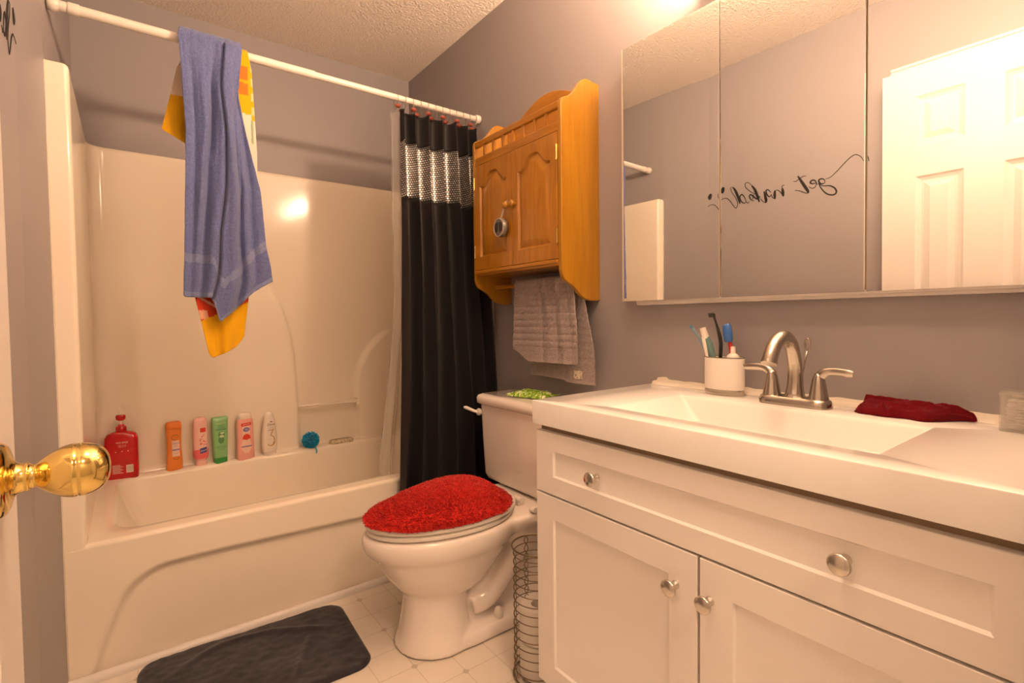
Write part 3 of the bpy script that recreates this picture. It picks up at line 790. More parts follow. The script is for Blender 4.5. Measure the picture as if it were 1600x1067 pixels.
obj('blue_label', patch(g, -.008, .020, .062, .086, sh=lambda a, c: (a, c+.18*a)), 'ink_navy', b, recalc=False)
g2 = curved(x, y, ang, .0295, .020, 2.8, .003)
obj('lettering', text_mb('Suave', .012, lambda a, c: g2(a+.006, .0745+c+.18*a), shear=.3), 'label_light', b, recalc=False)
# 4 green bottle
x, y, ang = .3275, 2.692, .13
t, b = mk('conditioner_bottle', 'green bottle with a dark green cap at its foot on the tub ledge', 'bottle', x, y, ang, 'bottle_green',
   [(.028,.0265,.0185,4),(.032,.0280,.0195,4),(.10,.0305,.020,4),(.18,.0325,.020,4),(.205,.033,.019,4.5),(.214,.0325,.014,4.5),(.217,.031,.008,4.5)],
   [('cap','cap_green',[(0,.0255,.0185,4),(.002,.0270,.0195,4),(.027,.0275,.0198,4)])])
f = curved(x, y, ang, .0310, .020, 4, .0012)
mb = text_mb('FRUCTIS', .0105, lambda a, c: f(a, .188+c)); obj('brand_lettering', mb, 'aloe', b, recalc=False)
mb = text_mb('PURE', .0095, lambda a, c: f(a, .177+c)); text_mb('CLEAN', .0095, lambda a, c: f(a, .168+c), mb=mb); patch(f, -.022, .022, .1585, .1615, 6, 1, mb); obj('lettering', mb, 'ink_green', b, recalc=False); mb = patch(f, -.020, .022, .080, .0815, 6, 1); text_mb('CONDITIONER', .005, lambda a, c: f(a+.001, .073+c), mb=mb)
text_mb('aloe extract', .0045, lambda a, c: f(a+.001, .066+c), mb=mb)
obj('product_lettering', mb, 'ink_green', b, recalc=False)
mb = disc(f, 0, .112, .0125, .018); disc(f, .001, .135, .013, .016, mb); obj('aloe_backdrop', mb, fm('mid_green', (.10,.28,.12)), b, recalc=False)  # darker green discs printed behind the aloe slices
f2 = curved(x, y, ang, .0310, .020, 4, .002)
mb = disc(f2, .004, .143, .0085, .005); disc(f2, .002, .128, .010, .006, mb); obj('aloe_slices', mb, 'aloe', b, recalc=False)
# 5 pink bottle with white cap
x, y, ang = .4315, 2.692, .16
t, b = mk('body_wash_bottle', 'pink opaque bottle with a white cap between the green and the white bottle', 'bottle', x, y, ang, 'bottle_pink',
   [(0,.037,.021,3.4),(.003,.0395,.023,3.4),(.06,.0385,.0225,3.2),(.12,.0365,.0215,3.2),(.170,.0370,.0215,3.2),(.190,.035,.020,3),(.196,.030,.018,2.8)],
   [('cap','bottle_white',[(.195,.0285,.018,2.8),(.197,.0300,.019,2.8),(.214,.029,.0175,2.6),(.221,.023,.013,2.5),(.2225,.014,.008,2.4)])])
f = curved(x, y, ang, .0370, .0215, 3.2, .0012)
obj('label', patch(f, -.020, .018, .030, .160, sh=lambda a, c: (a*(1.15 if c < .09 else .9), c)), 'label_pink', b, recalc=False)
g = curved(x, y, ang, .0370, .0215, 3.2, .002)
mb = patch(g, -.022, .022, .163, .177, sh=lambda a, c: (a, c+.06*a)); 
obj('red_banner', mb, 'ink_red', b, recalc=False)
g2 = curved(x, y, ang, .0370, .0215, 3.2, .003)
obj('banner_lettering', text_mb('NEW SIZE', .0085, lambda a, c: g2(a*.85, .170+c+.06*a)), 'label_light', b, recalc=False)
obj('blue_oval', disc(g, 0, .145, .0150, .0105), 'ink_purple', b, recalc=False); obj('oval_lettering', text_mb('V05', .0095, lambda a, c: g2(a, .145+c)), 'label_light', b, recalc=False)
mb = patch(g, -.018, .018, .100, .108, 6, 2); disc(g, 0, .110, .016, .014, mb); obj('fruit_picture', mb, 'ink_red', b, recalc=False)
mb = patch(g, -.023, .023, .062, .067, 6, 1); obj('purple_stripe', mb, 'ink_purple', b, recalc=False)
# 6 white bottle
x, y, ang = .5385, 2.692, .19
t, b = mk('conditioner_bottle', 'white bottle tapering upward with a gold swirl, right end of the row', 'bottle', x, y, ang, 'bottle_white',
   [(.018,.030,.019,3),(.022,.0325,.021,3),(.06,.0355,.022,2.8),(.10,.0350,.0215,2.7),(.15,.0295,.020,2.5),(.19,.0225,.018,2.3),(.205,.018,.015,2.2),(.212,.011,.010,2),(.2135,.005,.005,2)],
   [('cap','bottle_white',[(0,.026,.018,3),(.002,.0285,.0195,3),(.017,.0300,.0200,3)])])
f = curved(x, y, ang, .0330, .021, 2.6, .0016)
mb = text_mb('Dove', .017, lambda a, c: f(a+.001, .154+c), shear=.25); disc(f, .003, .168, .006, .0025, mb, 10); patch(f, -.014, .010, .126, .128, 4, 1, mb); text_mb('intense repair', .0045, lambda a, c: f(a, .138+c), mb=mb)
obj('lettering', mb, 'ink_brown', b, recalc=False)
mb = MB()
P = spline([(.014,.132,0),(.004,.112,0),(0,.102,0),(.012,.092,0),(.017,.076,0),(.016,.058,0)], 5)
for i in range(len(P)-1): mb.tube([f(P[i].x, P[i].y), f(P[i+1].x, P[i+1].y)], .0022, 6)
disc(f, .0, .060, .016, .012, mb); obj('gold_swirl', mb, 'ink_gold', b, recalc=False)
f3 = curved(x, y, ang, .0330, .021, 2.6, .0026); obj('cream_drop', disc(f3, -.003, .066, .012, .013), 'bottle_white', b, recalc=False)
# loofah
m = MT['loofah'] = pmat('blue_mesh', (.015,.40,.70), .5, spec=.4, sheen=.2)
c = Vector((.735, 2.690, LZ+.044)); mb = MB()
random.seed(3)
for k in range(70):       # ruffled loops of netting
    d = Vector((random.gauss(0,1), random.gauss(0,1), random.gauss(0,1))).normalized()
    a_ = d.orthogonal().normalized(); b_ = d.cross(a_); ph = random.random()*6; r0 = random.uniform(.010, .017); nn = 26; vs = []
    cc = c+d*.028*Vector((1,.85,1)).length/1.65
    for j in range(nn):
        q = 2*PI*j/nn; rr = r0*(1+.30*math.sin(5*q+ph)); pz = d*(.008+.005*math.sin(7*q+ph*2))
        p = cc+(a_*math.cos(q)+b_*math.sin(q))*rr; vs.append(p+pz*.3); vs.append(p+pz+(a_*math.cos(q)+b_*math.sin(q))*.003)
    mb.add([tuple(v) for v in vs], [(2*j, 2*j+1, (2*j+3) % (2*nn), (2*j+2) % (2*nn)) for j in range(nn)])
mb.sphere(c, .031, 10)
t = thing('bath_puff', 'round blue mesh bath puff in the soap recess of the tub', 'bath puff', (c.x, c.y, LZ))
obj('netting', mb, 'loofah', t, smooth=180, recalc=False)
mb = MB(); mb.tube(spline([(.745, 2.668, LZ+.03), (.750, 2.655, LZ+.006), (.752, 2.648, LZ-.006), (.749, 2.646, LZ-.018)], 5), .003, 6); obj('cord', mb, 'loofah', t, smooth=180)
# soap bar
m = MT['soap'] = pmat('speckled_soap', (.58,.50,.34), .6); vary(m, (.34,.26,.13), (.66,.58,.42), 90, 3, .38, .55); bump(m, 160, .6, .003)
mb = MB(); mb.loft([rrect(.832+k, .958-k, 2.676+k, 2.722-k, .018, LZ+z) for k, z in ((.004,.0),(0,.004),(0,.018),(.003,.023),(.010,.025))])
o = obj('soap_bar', mb, 'soap', smooth=60); tag(o, 'worn speckled beige soap bar lying beside the blue bath puff', 'soap')

# ================================================================== TOILET
TC = 1.49
toi = thing('toilet', 'white two piece toilet with closed lid between the tub and the vanity', 'toilet', (.95, TC, 0))
def tl(x0, x1, hw, z, r): return rrect(x0, x1, TC-hw, TC+hw, r, z, 8, 6)
mb = MB(); mb.loft([tl(1.185,1.335,.225,.402,.03), tl(1.165,1.345,.240,.410,.035), tl(1.158,1.35,.246,.430,.035), tl(1.152,1.352,.250,.56,.035), tl(1.146,1.355,.253,.716,.035)])
obj('tank', mb, 'porcelain', toi, smooth=50)
mb = MB(); mb.loft([tl(1.140,1.358,.256,.716,.03), tl(1.132,1.360,.262,.722,.034), tl(1.131,1.361,.263,.742,.034), tl(1.137,1.360,.258,.752,.03), tl(1.150,1.355,.246,.757,.03)])
obj('tank_lid', mb, 'porcelain', toi, smooth=60)
t_ = MB(); t_.lathe([(.004,1.146),(.013,1.146),(.015,1.140),(.012,1.132),(.004,1.130)], (0, TC+.236, .682), 'X', 20)
t_.tube([(1.134, TC+.236, .682), (1.122, TC+.252, .687), (1.108, TC+.282, .697), (1.104, TC+.292, .698)], [.0055,.0065,.0075,.0050], 10)
obj('flush_lever', t_, 'white_plastic', toi, smooth=50)
def egg(xf, xb, w, z, n=64, cx=None, e=2.0):
    """front (towards -x) elongated, back squarer"""
    cx = cx if cx is not None else xb-(xb-xf)*.42; out = []
    for j in range(n):
        a = 2*PI*j/n; c, s = math.cos(a), math.sin(a)
        if c < 0: px = cx+(cx-xf)*c; py = w*s*(1-.05*c*c)
        else: px = cx+(xb-cx)*math.copysign(abs(c)**.75, c); py = w*math.copysign(abs(s)**.9, s)*(1-.10*c)
        out.append((px, TC+py, z))
    return out
# bowl, column, trapway and deck fused with a voxel remesh
mb = MB()
mb.loft([egg(.570,1.10,.181,.396), egg(.560,1.11,.190,.390), egg(.555,1.11,.193,.375), egg(.560,1.10,.192,.350), egg(.574,1.09,.186,.330), egg(.590,1.075,.176,.318),
         egg(.598,1.06,.170,.310), egg(.610,1.05,.163,.285), egg(.632,1.02,.148,.245), egg(.662,.985,.126,.205), egg(.69,.95,.105,.175)])
mb.loft([egg(.690,.905,.098,.235), egg(.688,.905,.098,.17), egg(.682,.900,.106,.11), egg(.672,.900,.122,.05), egg(.660,.905,.136,.012), egg(.656,.905,.139,.001)])
mb.loft([rrect(1.0,1.335,TC-.170,TC+.170,.05,.396), rrect(.99,1.335,TC-.178,TC+.178,.05,.388), rrect(.99,1.33,TC-.176,TC+.176,.05,.362), rrect(1.02,1.30,TC-.150,TC+.150,.05,.330), rrect(1.06,1.28,TC-.115,TC+.115,.05,.27), rrect(1.10,1.28,TC-.09,TC+.09,.05,.20), rrect(1.13,1.27,TC-.085,TC+.085,.05,.02)])
mb.loft([rrect(.80,1.27,TC-.138,TC+.138,.06,.001), rrect(.80,1.27,TC-.138,TC+.138,.06,.030), rrect(.82,1.26,TC-.125,TC+.125,.06,.046), rrect(.84,1.24,TC-.10,TC+.10,.05,.052)])
mb.loft([rrect(.86,1.22,TC-.068,TC+.068,.05,.04), rrect(.88,1.22,TC-.068,TC+.068,.05,.25), rrect(.95,1.18,TC-.06,TC+.06,.05,.34)])
for s in (-1, 1):
    mb.tube(spline([(.90,TC+s*.055,.10), (.96,TC+s*.068,.115), (1.02,TC+s*.075,.17), (1.07,TC+s*.078,.235), (1.12,TC+s*.080,.25), (1.17,TC+s*.078,.20), (1.19,TC+s*.074,.10), (1.19,TC+s*.070,.03)], 6), .042, 16)
bowl = obj('bowl', mb, 'porcelain', toi)
rm = bowl.modifiers.new('remesh', 'REMESH'); rm.mode = 'VOXEL'; rm.voxel_size = .0065; rm.use_smooth_shade = True
sm = bowl.modifiers.new('smooth', 'SMOOTH'); sm.factor = .6; sm.iterations = 9
mb = MB(); mb.loft([egg(.577,1.075,.180,.3975), egg(.570,1.08,.186,.402), egg(.570,1.08,.186,.410), egg(.577,1.075,.180,.4145)])
obj('seat', mb, 'white_plastic', toi, smooth=50)
mb = MB(); mb.loft([egg(.574,1.088,.183,.4165), egg(.567,1.092,.189,.421), egg(.567,1.092,.189,.430), egg(.576,1.087,.181,.4375), egg(.60,1.07,.160,.440)])
obj('lid', mb, 'white_plastic', toi, smooth=50)
for s in (-1, 1):
    mb = MB(); mb.tube([(1.098, TC+s*.075-.018, .416), (1.098, TC+s*.075+.018, .416)], .010, 12); mb.box(1.088,1.115,TC+s*.075-.012,TC+s*.075+.012,.396,.414)
    obj('hinge', mb, 'white_plastic', toi, smooth=40)
mb = MB(); mb.tube([(1.092, TC-.155, .405), (1.092, TC-.178, .407)], .009, 10); mb.tube(spline([(1.092,TC-.165,.412),(1.11,TC-.172,.408),(1.12,TC-.165,.402)],4), .004, 8); obj('seat_clip', mb, 'white_plastic', toi, smooth=50)
for s in (-1, 1):
    mb = MB(); mb.lathe([(.016,.046),(.0165,.052),(.0145,.066),(.0125,.075),(.0085,.080),(.002,.081)], (.982, TC+s*.108, 0), 'Z', 20); obj('bolt_cap', mb, 'white_plastic', toi, smooth=60)
mb = MB(); mb.tube(spline([(1.27, 1.275, .402), (1.27, 1.265, .34), (1.27, 1.22, .27), (1.29, 1.19, .20), (1.32, 1.19, .18)], 8), .006, 10); obj('supply_hose', mb, 'chrome', toi, smooth=180)
mb = MB(); mb.lathe([(.024,XR),(.024,XR-.004),(.010,XR-.006),(.010,XR-.05),(.014,XR-.05),(.014,XR-.065),(.003,XR-.066)], (0,1.19,.18), 'X', 20); obj('shutoff_valve', mb, 'chrome', toi, smooth=40)
# shaggy red cover
def cov(a, k):
    """a: angle, k: 0 centre .. 1 edge; returns point on the cover"""
    c, s = math.cos(a), math.sin(a)
    cx = .862
    if c < 0: px = (cx-.567)*c; py = .190*s
    else: px = (1.068-cx)*math.copysign(abs(c)**.75, c); py = .190*math.copysign(abs(s)**.9, s)*(1-.06*c)
    x = cx+px*k; y = TC+py*k
    hgt = .036*(1-sst(.62, 1.0, k))+.002
    hgt += .014*math.exp(-(((x-.93)/.10)**2+((y-1.62)/.07)**2))+.009*math.exp(-(((x-1.0)/.07)**2+((y-1.50)/.10)**2))-.006*math.exp(-(((x-.87)/.08)**2+((y-1.60)/.03)**2))
    z = .4365+hgt+.003*nz(x*16, y*16)
    if k > .93: z -= .003*((k-.93)/.07)
    return Vector((x, y, z))
mb = MB(); loops = []
for k in (.02,.12,.25,.38,.5,.6,.7,.78,.85,.9,.94,.97,1.0): loops.append([tuple(cov(2*PI*j/90, k)) for j in range(90)])
loops.append([(lerp(.86, p[0], .97), lerp(TC, p[1], .97), .4385) for p in loops[-1]])
mb.loft(loops, cap0=True, cap1=False)
random.seed(11)
for i in range(15000):      # short yarn tufts
    k = math.sqrt(random.random()); 
    if i % 5 == 0: k = random.uniform(.9, 1.0)
    a = random.random()*2*PI; p = cov(a, k)
    n_ = (p-Vector((.86, TC, .36))); n_.z += .03; n_.normalize()
    if k > .92: n_ = (n_+Vector((p.x-.86, p.y-TC, 0)).normalized()*.5).normalized()
    d = (n_+Vector((random.gauss(0,.34), random.gauss(0,.34), random.gauss(0,.22)))).normalized()
    a_ = d.orthogonal().normalized(); b_ = d.cross(a_); L_ = random.uniform(.0065, .0105); r = .0013; o_ = len(mb.v)
    tip = p+d*L_
    ring = [p+(a_*math.cos(q)+b_*math.sin(q))*r for q in (0, 2.09, 4.19)]; mid = [p+d*L_*.6+(a_*math.cos(q)+b_*math.sin(q))*r*1.15 for q in (0, 2.09, 4.19)]
    mb.v += [tuple(v) for v in ring+mid+[tip]]
    for q in range(3):
        w_ = (q+1) % 3; mb.f += [(o_+q, o_+w_, o_+3+w_, o_+3+q), (o_+3+q, o_+3+w_, o_+6)]; mb.mi += [0, 0]
o = obj('toilet_lid_cover', mb, 'red_shag', smooth=180, recalc=False); tag(o, 'shaggy red fabric cover on the closed toilet lid', 'lid cover')
# packet on the tank
m = MT['packet'] = pmat('green_printed_packet', (.22,.42,.04), .25, coat=.4)
v = coord(m, 'Object', (1,1,1)); n = N(m, 'ShaderNodeTexNoise'); n.inputs['Scale'].default_value = 38; n.inputs['Detail'].default_value = 1.5; n.inputs['Distortion'].default_value = 2.2; L(m, v, n.inputs['Vector'])
r = N(m, 'ShaderNodeValToRGB'); e = r.color_ramp.elements; e[0].position = .40; e[0].color = (.13,.30,.02,1); e[1].position = .50; e[1].color = (.38,.55,.09,1); q = r.color_ramp.elements.new(.60); q.color = (.40,.58,.10,1); q = r.color_ramp.elements.new(.62); q.color = (.80,.80,.62,1)
L(m, n.outputs['Fac'], r.inputs['Fac']); L(m, r.outputs['Color'], bsdf(m).inputs['Base Color'])
mb = MB()
def pk(u, v, s=1):
    a = (u-.5)*.19; b = (v-.5)*.105; h = .0135*(1-abs(2*u-1)**4)*(1-abs(2*v-1)**3)*(1+.35*nz(u*5, v*5, 9)); cr = .0018*abs(nz(u*14, v*10, 3))
    c_, s_ = math.cos(1.85), math.sin(1.85)
    return (1.255+a*c_-b*s_, 1.515+a*s_+b*c_, .7585+.002+(h*1.7+cr if s > 0 else 0)+.012*max(0, abs(2*u-1)-.85)*5)
mb.grid(pk, 36, 22); mb.grid(lambda u, v: pk(u, v, -1), 36, 22)
o = obj('tissue_packet', mb, 'packet', smooth=180, solid=.0006); tag(o, 'crinkled green and white packet lying on the toilet tank lid', 'packet')
# wire holder with spare rolls
bx, by, br = .948, 1.135, .070
t = thing('toilet_paper_holder', 'tall round wire toilet roll holder between the toilet and the vanity', 'holder', (bx, by, 0))
def ringpts(z, r=br, n=48): return [(bx+r*math.cos(2*PI*k/n), by+r*math.sin(2*PI*k/n), z) for k in range(n)]
mb = MB(); mb.tube(ringpts(.392, br+.004), .0026, 8, True); obj('top_ring', mb, 'wire', t, smooth=180)
mb = MB(); mb.tube(ringpts(.006, br+.003), .003, 8, True); obj('base_ring', mb, 'wire', t, smooth=180)
for k in range(14):
    mb = MB(); mb.tube(ringpts(.030+.0262*k), .0015, 6, True); obj('wire_ring', mb, 'wire', t, smooth=180)
for k in range(4):
    a = PI*.93+PI/2*k; e_ = (math.cos(a), math.sin(a)); tg = (-e_[1], e_[0]); mb = MB()
    for ph in (0, PI):
        pts = []
        for j in range(141):
            z = .006+.386*j/140; q = 2*PI*j/140*7.5+ph; pts.append((bx+e_[0]*(br+.002+.0015*math.cos(q))+tg[0]*.0065*math.sin(q), by+e_[1]*(br+.002+.0015*math.cos(q))+tg[1]*.0065*math.sin(q), z))
        mb.tube(pts, .0014, 6)
    obj('twisted_upright', mb, 'wire', t, smooth=180)
m = MT['paper'] = pmat('toilet_paper', (.83,.79,.73), .9); bump(m, 300, .3, .001)
for k, lb in enumerate(('lower spare toilet roll inside the wire holder', 'upper spare toilet roll inside the wire holder')):
    z0 = .008+.105*k; mb = MB(); mb.lathe([(.021,z0),(.052,z0),(.056,z0+.004),(.056,z0+.097),(.052,z0+.101),(.021,z0+.101),(.021,z0)], (bx+.003, by, 0), 'Z', 40, cap=False)
    tag(obj('toilet_roll', mb, 'paper', smooth=40), lb, 'toilet paper', 'spare rolls in the wire holder')
# bath mat
mb = MB()
def matp(u, v, top):
    hw, hd, r = .305, .205, .06
    a = lerp(-hw, hw, u); b = lerp(-hd, hd, v)
    # squeeze the square into a rounded rectangle
    ax, ay = max(0, abs(a)-(hw-r)), max(0, abs(b)-(hd-r))
    if ax > 0 and ay > 0:
        l = math.hypot(ax, ay); mxv = max(ax, ay)
        a = math.copysign(hw-r+ax*mxv/l, a); b = math.copysign(hd-r+ay*mxv/l, b)
    e = min((hw-abs(lerp(-hw,hw,u)))/.016, (hd-abs(lerp(-hd,hd,v)))/.016, 1); e = math.sqrt(max(0, 1-(1-e)**2))
    th = -.055; c_, s_ = math.cos(th), math.sin(th)
    X = .288+a*c_-b*s_; Y = 1.697+a*s_+b*c_
    z = .001
    if top:
        z = .002+.012*e+.0030*nz(X*9, Y*9)*e+.0022*nz(X*40, Y*40, 2)*e
        z += .007*e*math.exp(-((Y-1.73-.10*math.sin(X*7)-.12*X)/.014)**2)*sst(.05,.2,X)*(1-sst(.45,.55,X))+.005*e*math.exp(-((X-.40-.5*(Y-1.62))/.012)**2)*sst(1.52,1.60,Y)*(1-sst(1.70,1.78,Y))
    return (X, Y, z)
mb.grid(lambda u, v: matp(u, v, 1), 170, 120); mb.grid(lambda u, v: matp(u, v, 0), 170, 120)
o = obj('bath_mat', mb, 'mat', smooth=180); tag(o, 'dark charcoal plush bath mat on the vinyl floor in front of the tub', 'bath mat')

# ================================================================== OAK CABINET OVER THE TOILET
CY0, CY1, CXF = 1.263, 1.808, 1.179
cab = thing('wall_cabinet', 'honey oak wall cabinet with arched doors hanging over the toilet', 'cabinet', (XR, 1.535, 1.127))
outl = [(XR,1.127),(1.340,1.124),(1.312,1.126),(1.290,1.132),(1.272,1.142),(1.255,1.157),(1.240,1.170),(1.224,1.180),(1.206,1.188),(1.192,1.198),(1.183,1.212),(1.179,1.230),(1.179,1.790),(1.181,1.801),(1.187,1.809),(1.200,1.815),(1.216,1.822),(1.230,1.832),(1.245,1.848),(1.258,1.866),(1.270,1.882),(1.284,1.894),(1.300,1.901),(1.318,1.901),(1.335,1.898),(XR,1.897)]
for y0, y1, lb in ((CY0, CY0+.017, None), (CY1-.017, CY1, None)):
    mb = MB(); mb.loft([[(x, y0, z) for x, z in outl], [(x, y1, z) for x, z in outl]]); obj('side_panel', mb, 'pine', cab, bevel=.0025, smooth=30)
yi0, yi1 = CY0+.017, CY1-.017
obj('back_board', MB().box(XR-.008, XR-.001, yi0, yi1, 1.25, 1.80), 'oak', cab)
# crest board on the wall
n_ = 30; top = [(lerp(yi0, yi1, k/n_)) for k in range(n_+1)]
def crest(y): q = (y-1.535)/.262; return 1.885+.072*(1-sst(.05, 1.0, abs(q)))
l0 = [(y, crest(y)) for y in top]+[(yi1, 1.775), (yi0, 1.775)]
mb = MB(); mb.loft([[(XR-.014, y, z) for y, z in l0], [(XR-.001, y, z) for y, z in l0]]); obj('crest_board', mb, 'oak_h', cab, bevel=.002)
obj('gallery_rail', MB().box(CXF, CXF+.016, yi0, yi1, 1.778, 1.802), 'oak_h', cab, bevel=.003)
obj('lower_rail', MB().box(CXF, CXF+.016, yi0, yi1, 1.700, 1.734), 'oak_h', cab, bevel=.003)
for k in range(7):
    y = lerp(yi0, yi1, (k+1)/8); mb = MB(); mb.box(CXF+.003, CXF+.012, y-.0065, y+.0065, 1.732, 1.780); obj('gallery_slat', mb, 'oak', cab, bevel=.0015)
obj('cabinet_top', MB().box(CXF+.016, XR-.008, yi0, yi1, 1.706, 1.722), 'oak_h', cab)
obj('bottom_board', MB().box(CXF-.001, XR-.008, yi0, yi1, 1.244, 1.262), 'oak_h', cab, bevel=.003)
obj('bottom_lip', MB().box(CXF-.008, CXF+.004, yi0-.0, yi1+.0, 1.252, 1.266), 'oak_h', cab, bevel=.003)
def arch_loop(x, y0, y1, z0, zs, za, n=24):
    """rectangle whose top is a cathedral arch: zs shoulder height, za apex"""
    out = [(x, y1, z0), (x, y0, z0)]
    for k in range(n+1):
        y = lerp(y0, y1, k/n); q = abs(2*k/n-1); out.append((x, y, zs+(za-zs)*(1-sst(.18, .86, q))))
    return out
def rect_loop(x, y0, y1, z0, z1, n=24):
    return [(x, y1, z0), (x, y0, z0)]+[(x, lerp(y0, y1, k/n), z1) for k in range(n+1)]
gapc = 1.5355
for y0, y1, hinge_y in ((yi0+.002, gapc-.001, yi0+.001), (gapc+.001, yi1-.002, yi1-.001)):
    z0, z1 = 1.268, 1.698; mb = MB(); x = CXF-.002
    s = .034
    lo = [rect_loop(x+.016, y0, y1, z0, z1), rect_loop(x+.001, y0, y1, z0, z1), rect_loop(x, y0+.002, y1-.002, z0+.002, z1-.002),
          arch_loop(x, y0+s, y1-s, z0+.052, 1.612, 1.660), arch_loop(x+.003, y0+s+.003, y1-s-.003, z0+.055, 1.609, 1.657), arch_loop(x+.0075, y0+s+.006, y1-s-.006, z0+.058, 1.606, 1.654),
          arch_loop(x+.0075, y0+s+.010, y1-s-.010, z0+.062, 1.602, 1.650)]
    mb.loft(lo, cap1=True)
    d = obj('door', mb, 'oak', cab, smooth=25)
    mb = MB(); mb.loft([arch_loop(x+.0078, y0+s+.009, y1-s-.009, z0+.061, 1.603, 1.651), arch_loop(x+.0065, y0+s+.011, y1-s-.011, z0+.064, 1.600, 1.648), arch_loop(x+.0005, y0+s+.028, y1-s-.028, z0+.082, 1.584, 1.630), arch_loop(x+.0002, y0+s+.032, y1-s-.032, z0+.086, 1.580, 1.626)], cap0=False)
    obj('raised_panel', mb, 'oak', d, smooth=25)
    ky = (y1-.019) if y1 < gapc+.01 else (y0+.019)
    mb = MB(); mb.lathe([(.006,x+.002),(.0055,x-.006),(.006,x-.009),(.0115,x-.012),(.0135,x-.017),(.0128,x-.022),(.009,x-.026),(.002,x-.0275)], (0,ky,1.497), 'X', 24); obj('knob', mb, 'pine', d, smooth=60)
    for hz in (1.628, 1.345):
        mb = MB(); mb.box(x-.0025, x+.001, hinge_y-.0035, hinge_y+.0035, hz-.022, hz+.022)
        mb.tube([(x-.004, hinge_y, hz-.026), (x-.004, hinge_y, hz+.026)], .0028, 8); obj('hinge', mb, 'brass', d, smooth=40)
mb = MB(); mb.tube([(1.286, yi0-.002, 1.199), (1.286, yi1+.002, 1.199)], .0085, 16); obj('towel_rail', mb, 'oak_h', cab, smooth=60)
# round grey charm on the knobs
fm('charm_grey', (.20,.175,.155), rough=.32, metal=.35); fm('charm_light', (.46,.41,.36), rough=.3, metal=.3)
cc = (1.148, 1.572, 1.413)
t = thing('hanging_charm', 'small oval grey and black trinket hanging from the oak cabinet knobs', 'trinket', cc)
def ov(k, x): return [(x, cc[1]+.034*k*math.cos(q), cc[2]+.036*k*math.sin(q)) for q in [2*PI*j/40 for j in range(40)]]
mb = MB(); mb.loft([ov(.80, 1.164), ov(.96, 1.161), ov(1.0, 1.155), ov(1.0, 1.148), ov(.94, 1.142), ov(.80, 1.139)]); o = obj('case', mb, 'charm_grey', t, smooth=60)
mb = MB(); pts = [(1.1395, cc[1]+.031*math.cos(2*PI*j/40), cc[2]+.033*math.sin(2*PI*j/40)) for j in range(40)]; mb.tube(pts, .0022, 6, True); obj('rim', mb, 'charm_light', o, smooth=180)
mb = MB()
for s in (-1, 1):
    pts = [(cc[1]+s*y_, cc[2]+z_) for y_, z_ in ((.004,.020),(.020,.016),(.024,.002),(.020,-.014),(.008,-.018),(.004,-.004))]
    mb.loft([[(1.1388, a, b) for a, b in pts], [(1.1372, a, b) for a, b in pts]])
obj('dark_inset', mb, 'black_plastic', o)
mb = MB(); mb.tube(spline([(1.150, cc[1]-.004, cc[2]+.034), (1.154, 1.562, 1.470), (1.158, 1.552, 1.505), (1.162, 1.545, 1.512)], 6), .0016, 6); mb.tube(spline([(1.150, cc[1]+.004, cc[2]+.034), (1.156, 1.570, 1.470), (1.160, 1.566, 1.503), (1.162, 1.556, 1.512)], 6), .0016, 6); obj('loop', mb, 'charm_light', t, smooth=180)

# taupe hand towel on the rail
def gt(side, u, v):
    zt = 1.199+.0105
    y = lerp(1.640, 1.276, u) if side == 'f' else lerp(1.585, 1.238, u)
    if side == 'f': zb = lerp(.925, .893, sst(0, .25, u)) if u < .25 else lerp(.893, .892, u)
    else: zb = lerp(.836, .828, u)-.006*(u > .6)
    if side == 'f': zb = .936-.043*sst(0, .30, u)+.004*u
    top_z = zt; z = lerp(zb, top_z, v); k = 1-v
    y_top = lerp(1.640, 1.295, u) if side == 'f' else lerp(1.62, 1.285, u)
    yy = lerp(y_top, y, sst(0, .8, k))
    rib = .0036*abs(math.sin(PI*(z-.95)/.0265)) if (z > .955 and side == 'f') else (.0028*abs(math.sin(PI*(z-.9)/.0265)) if side == 'b' and z > .89 else .001)
    fold = 0
    for c0, wd, am in ((.10,.07,.003),(.46,.030,.009),(.58,.035,-.007),(.68,.028,.010),(.78,.035,-.008),(.88,.025,.008)):
        fold += am*math.exp(-((u-c0-.05*k*(c0 > .4))/wd)**2)*(1-.55*k)
    fz = .0035*nz(u*6, k*4, 3)+.0012*nz(u*50, k*50)
    if side == 'f': x = 1.286-.0105-.006-.010*k-rib+fold+fz
    else: x = 1.286+.0105+.010*k+.012*math.sin(u*7)*k*.6+rib*.5+fz
    return (x, yy, z)
mb = MB(); nu, nv = 130, 130; vs = []; info = []
for j in range(nv+1): vs += [gt('f', i/nu, j/nv) for i in range(nu+1)]; info.append(('f', j/nv))
for j in range(1, 8):
    a = PI*j/8
    for i in range(nu+1):
        p = gt('f', i/nu, 1); q = gt('b', i/nu, 1); t_ = j/8; mxx = (p[0]+q[0])/2; rr = (q[0]-p[0])/2
        vs.append((mxx-rr*math.cos(a), lerp(p[1], q[1], t_), 1.2095+.009*math.sin(a)+.003*nz(i/nu*16, 0)))
    info.append(('w', 0))
for j in range(nv, -1, -1): vs += [gt('b', i/nu, j/nv) for i in range(nu+1)]; info.append(('b', j/nv))
mb.add(vs, [(j*(nu+1)+i, j*(nu+1)+i+1, (j+1)*(nu+1)+i+1, (j+1)*(nu+1)+i) for j in range(len(info)-1) for i in range(nu)])
for k in range(len(mb.f)):
    s_, v_ = info[k//nu]; mb.mi[k] = 1 if (s_ in 'fb' and v_ < .035) else 0
ht = thing('hand_towel', 'ribbed taupe hand towel on the rail under the oak cabinet', 'towel', (1.286, 1.44, .825))
o = obj('towel_cloth', mb, ['grey_terry', 'grey_hem'], ht, smooth=180, recalc=False); q = o.modifiers.new('solid', 'SOLIDIFY'); q.thickness = .005; q.offset = 0
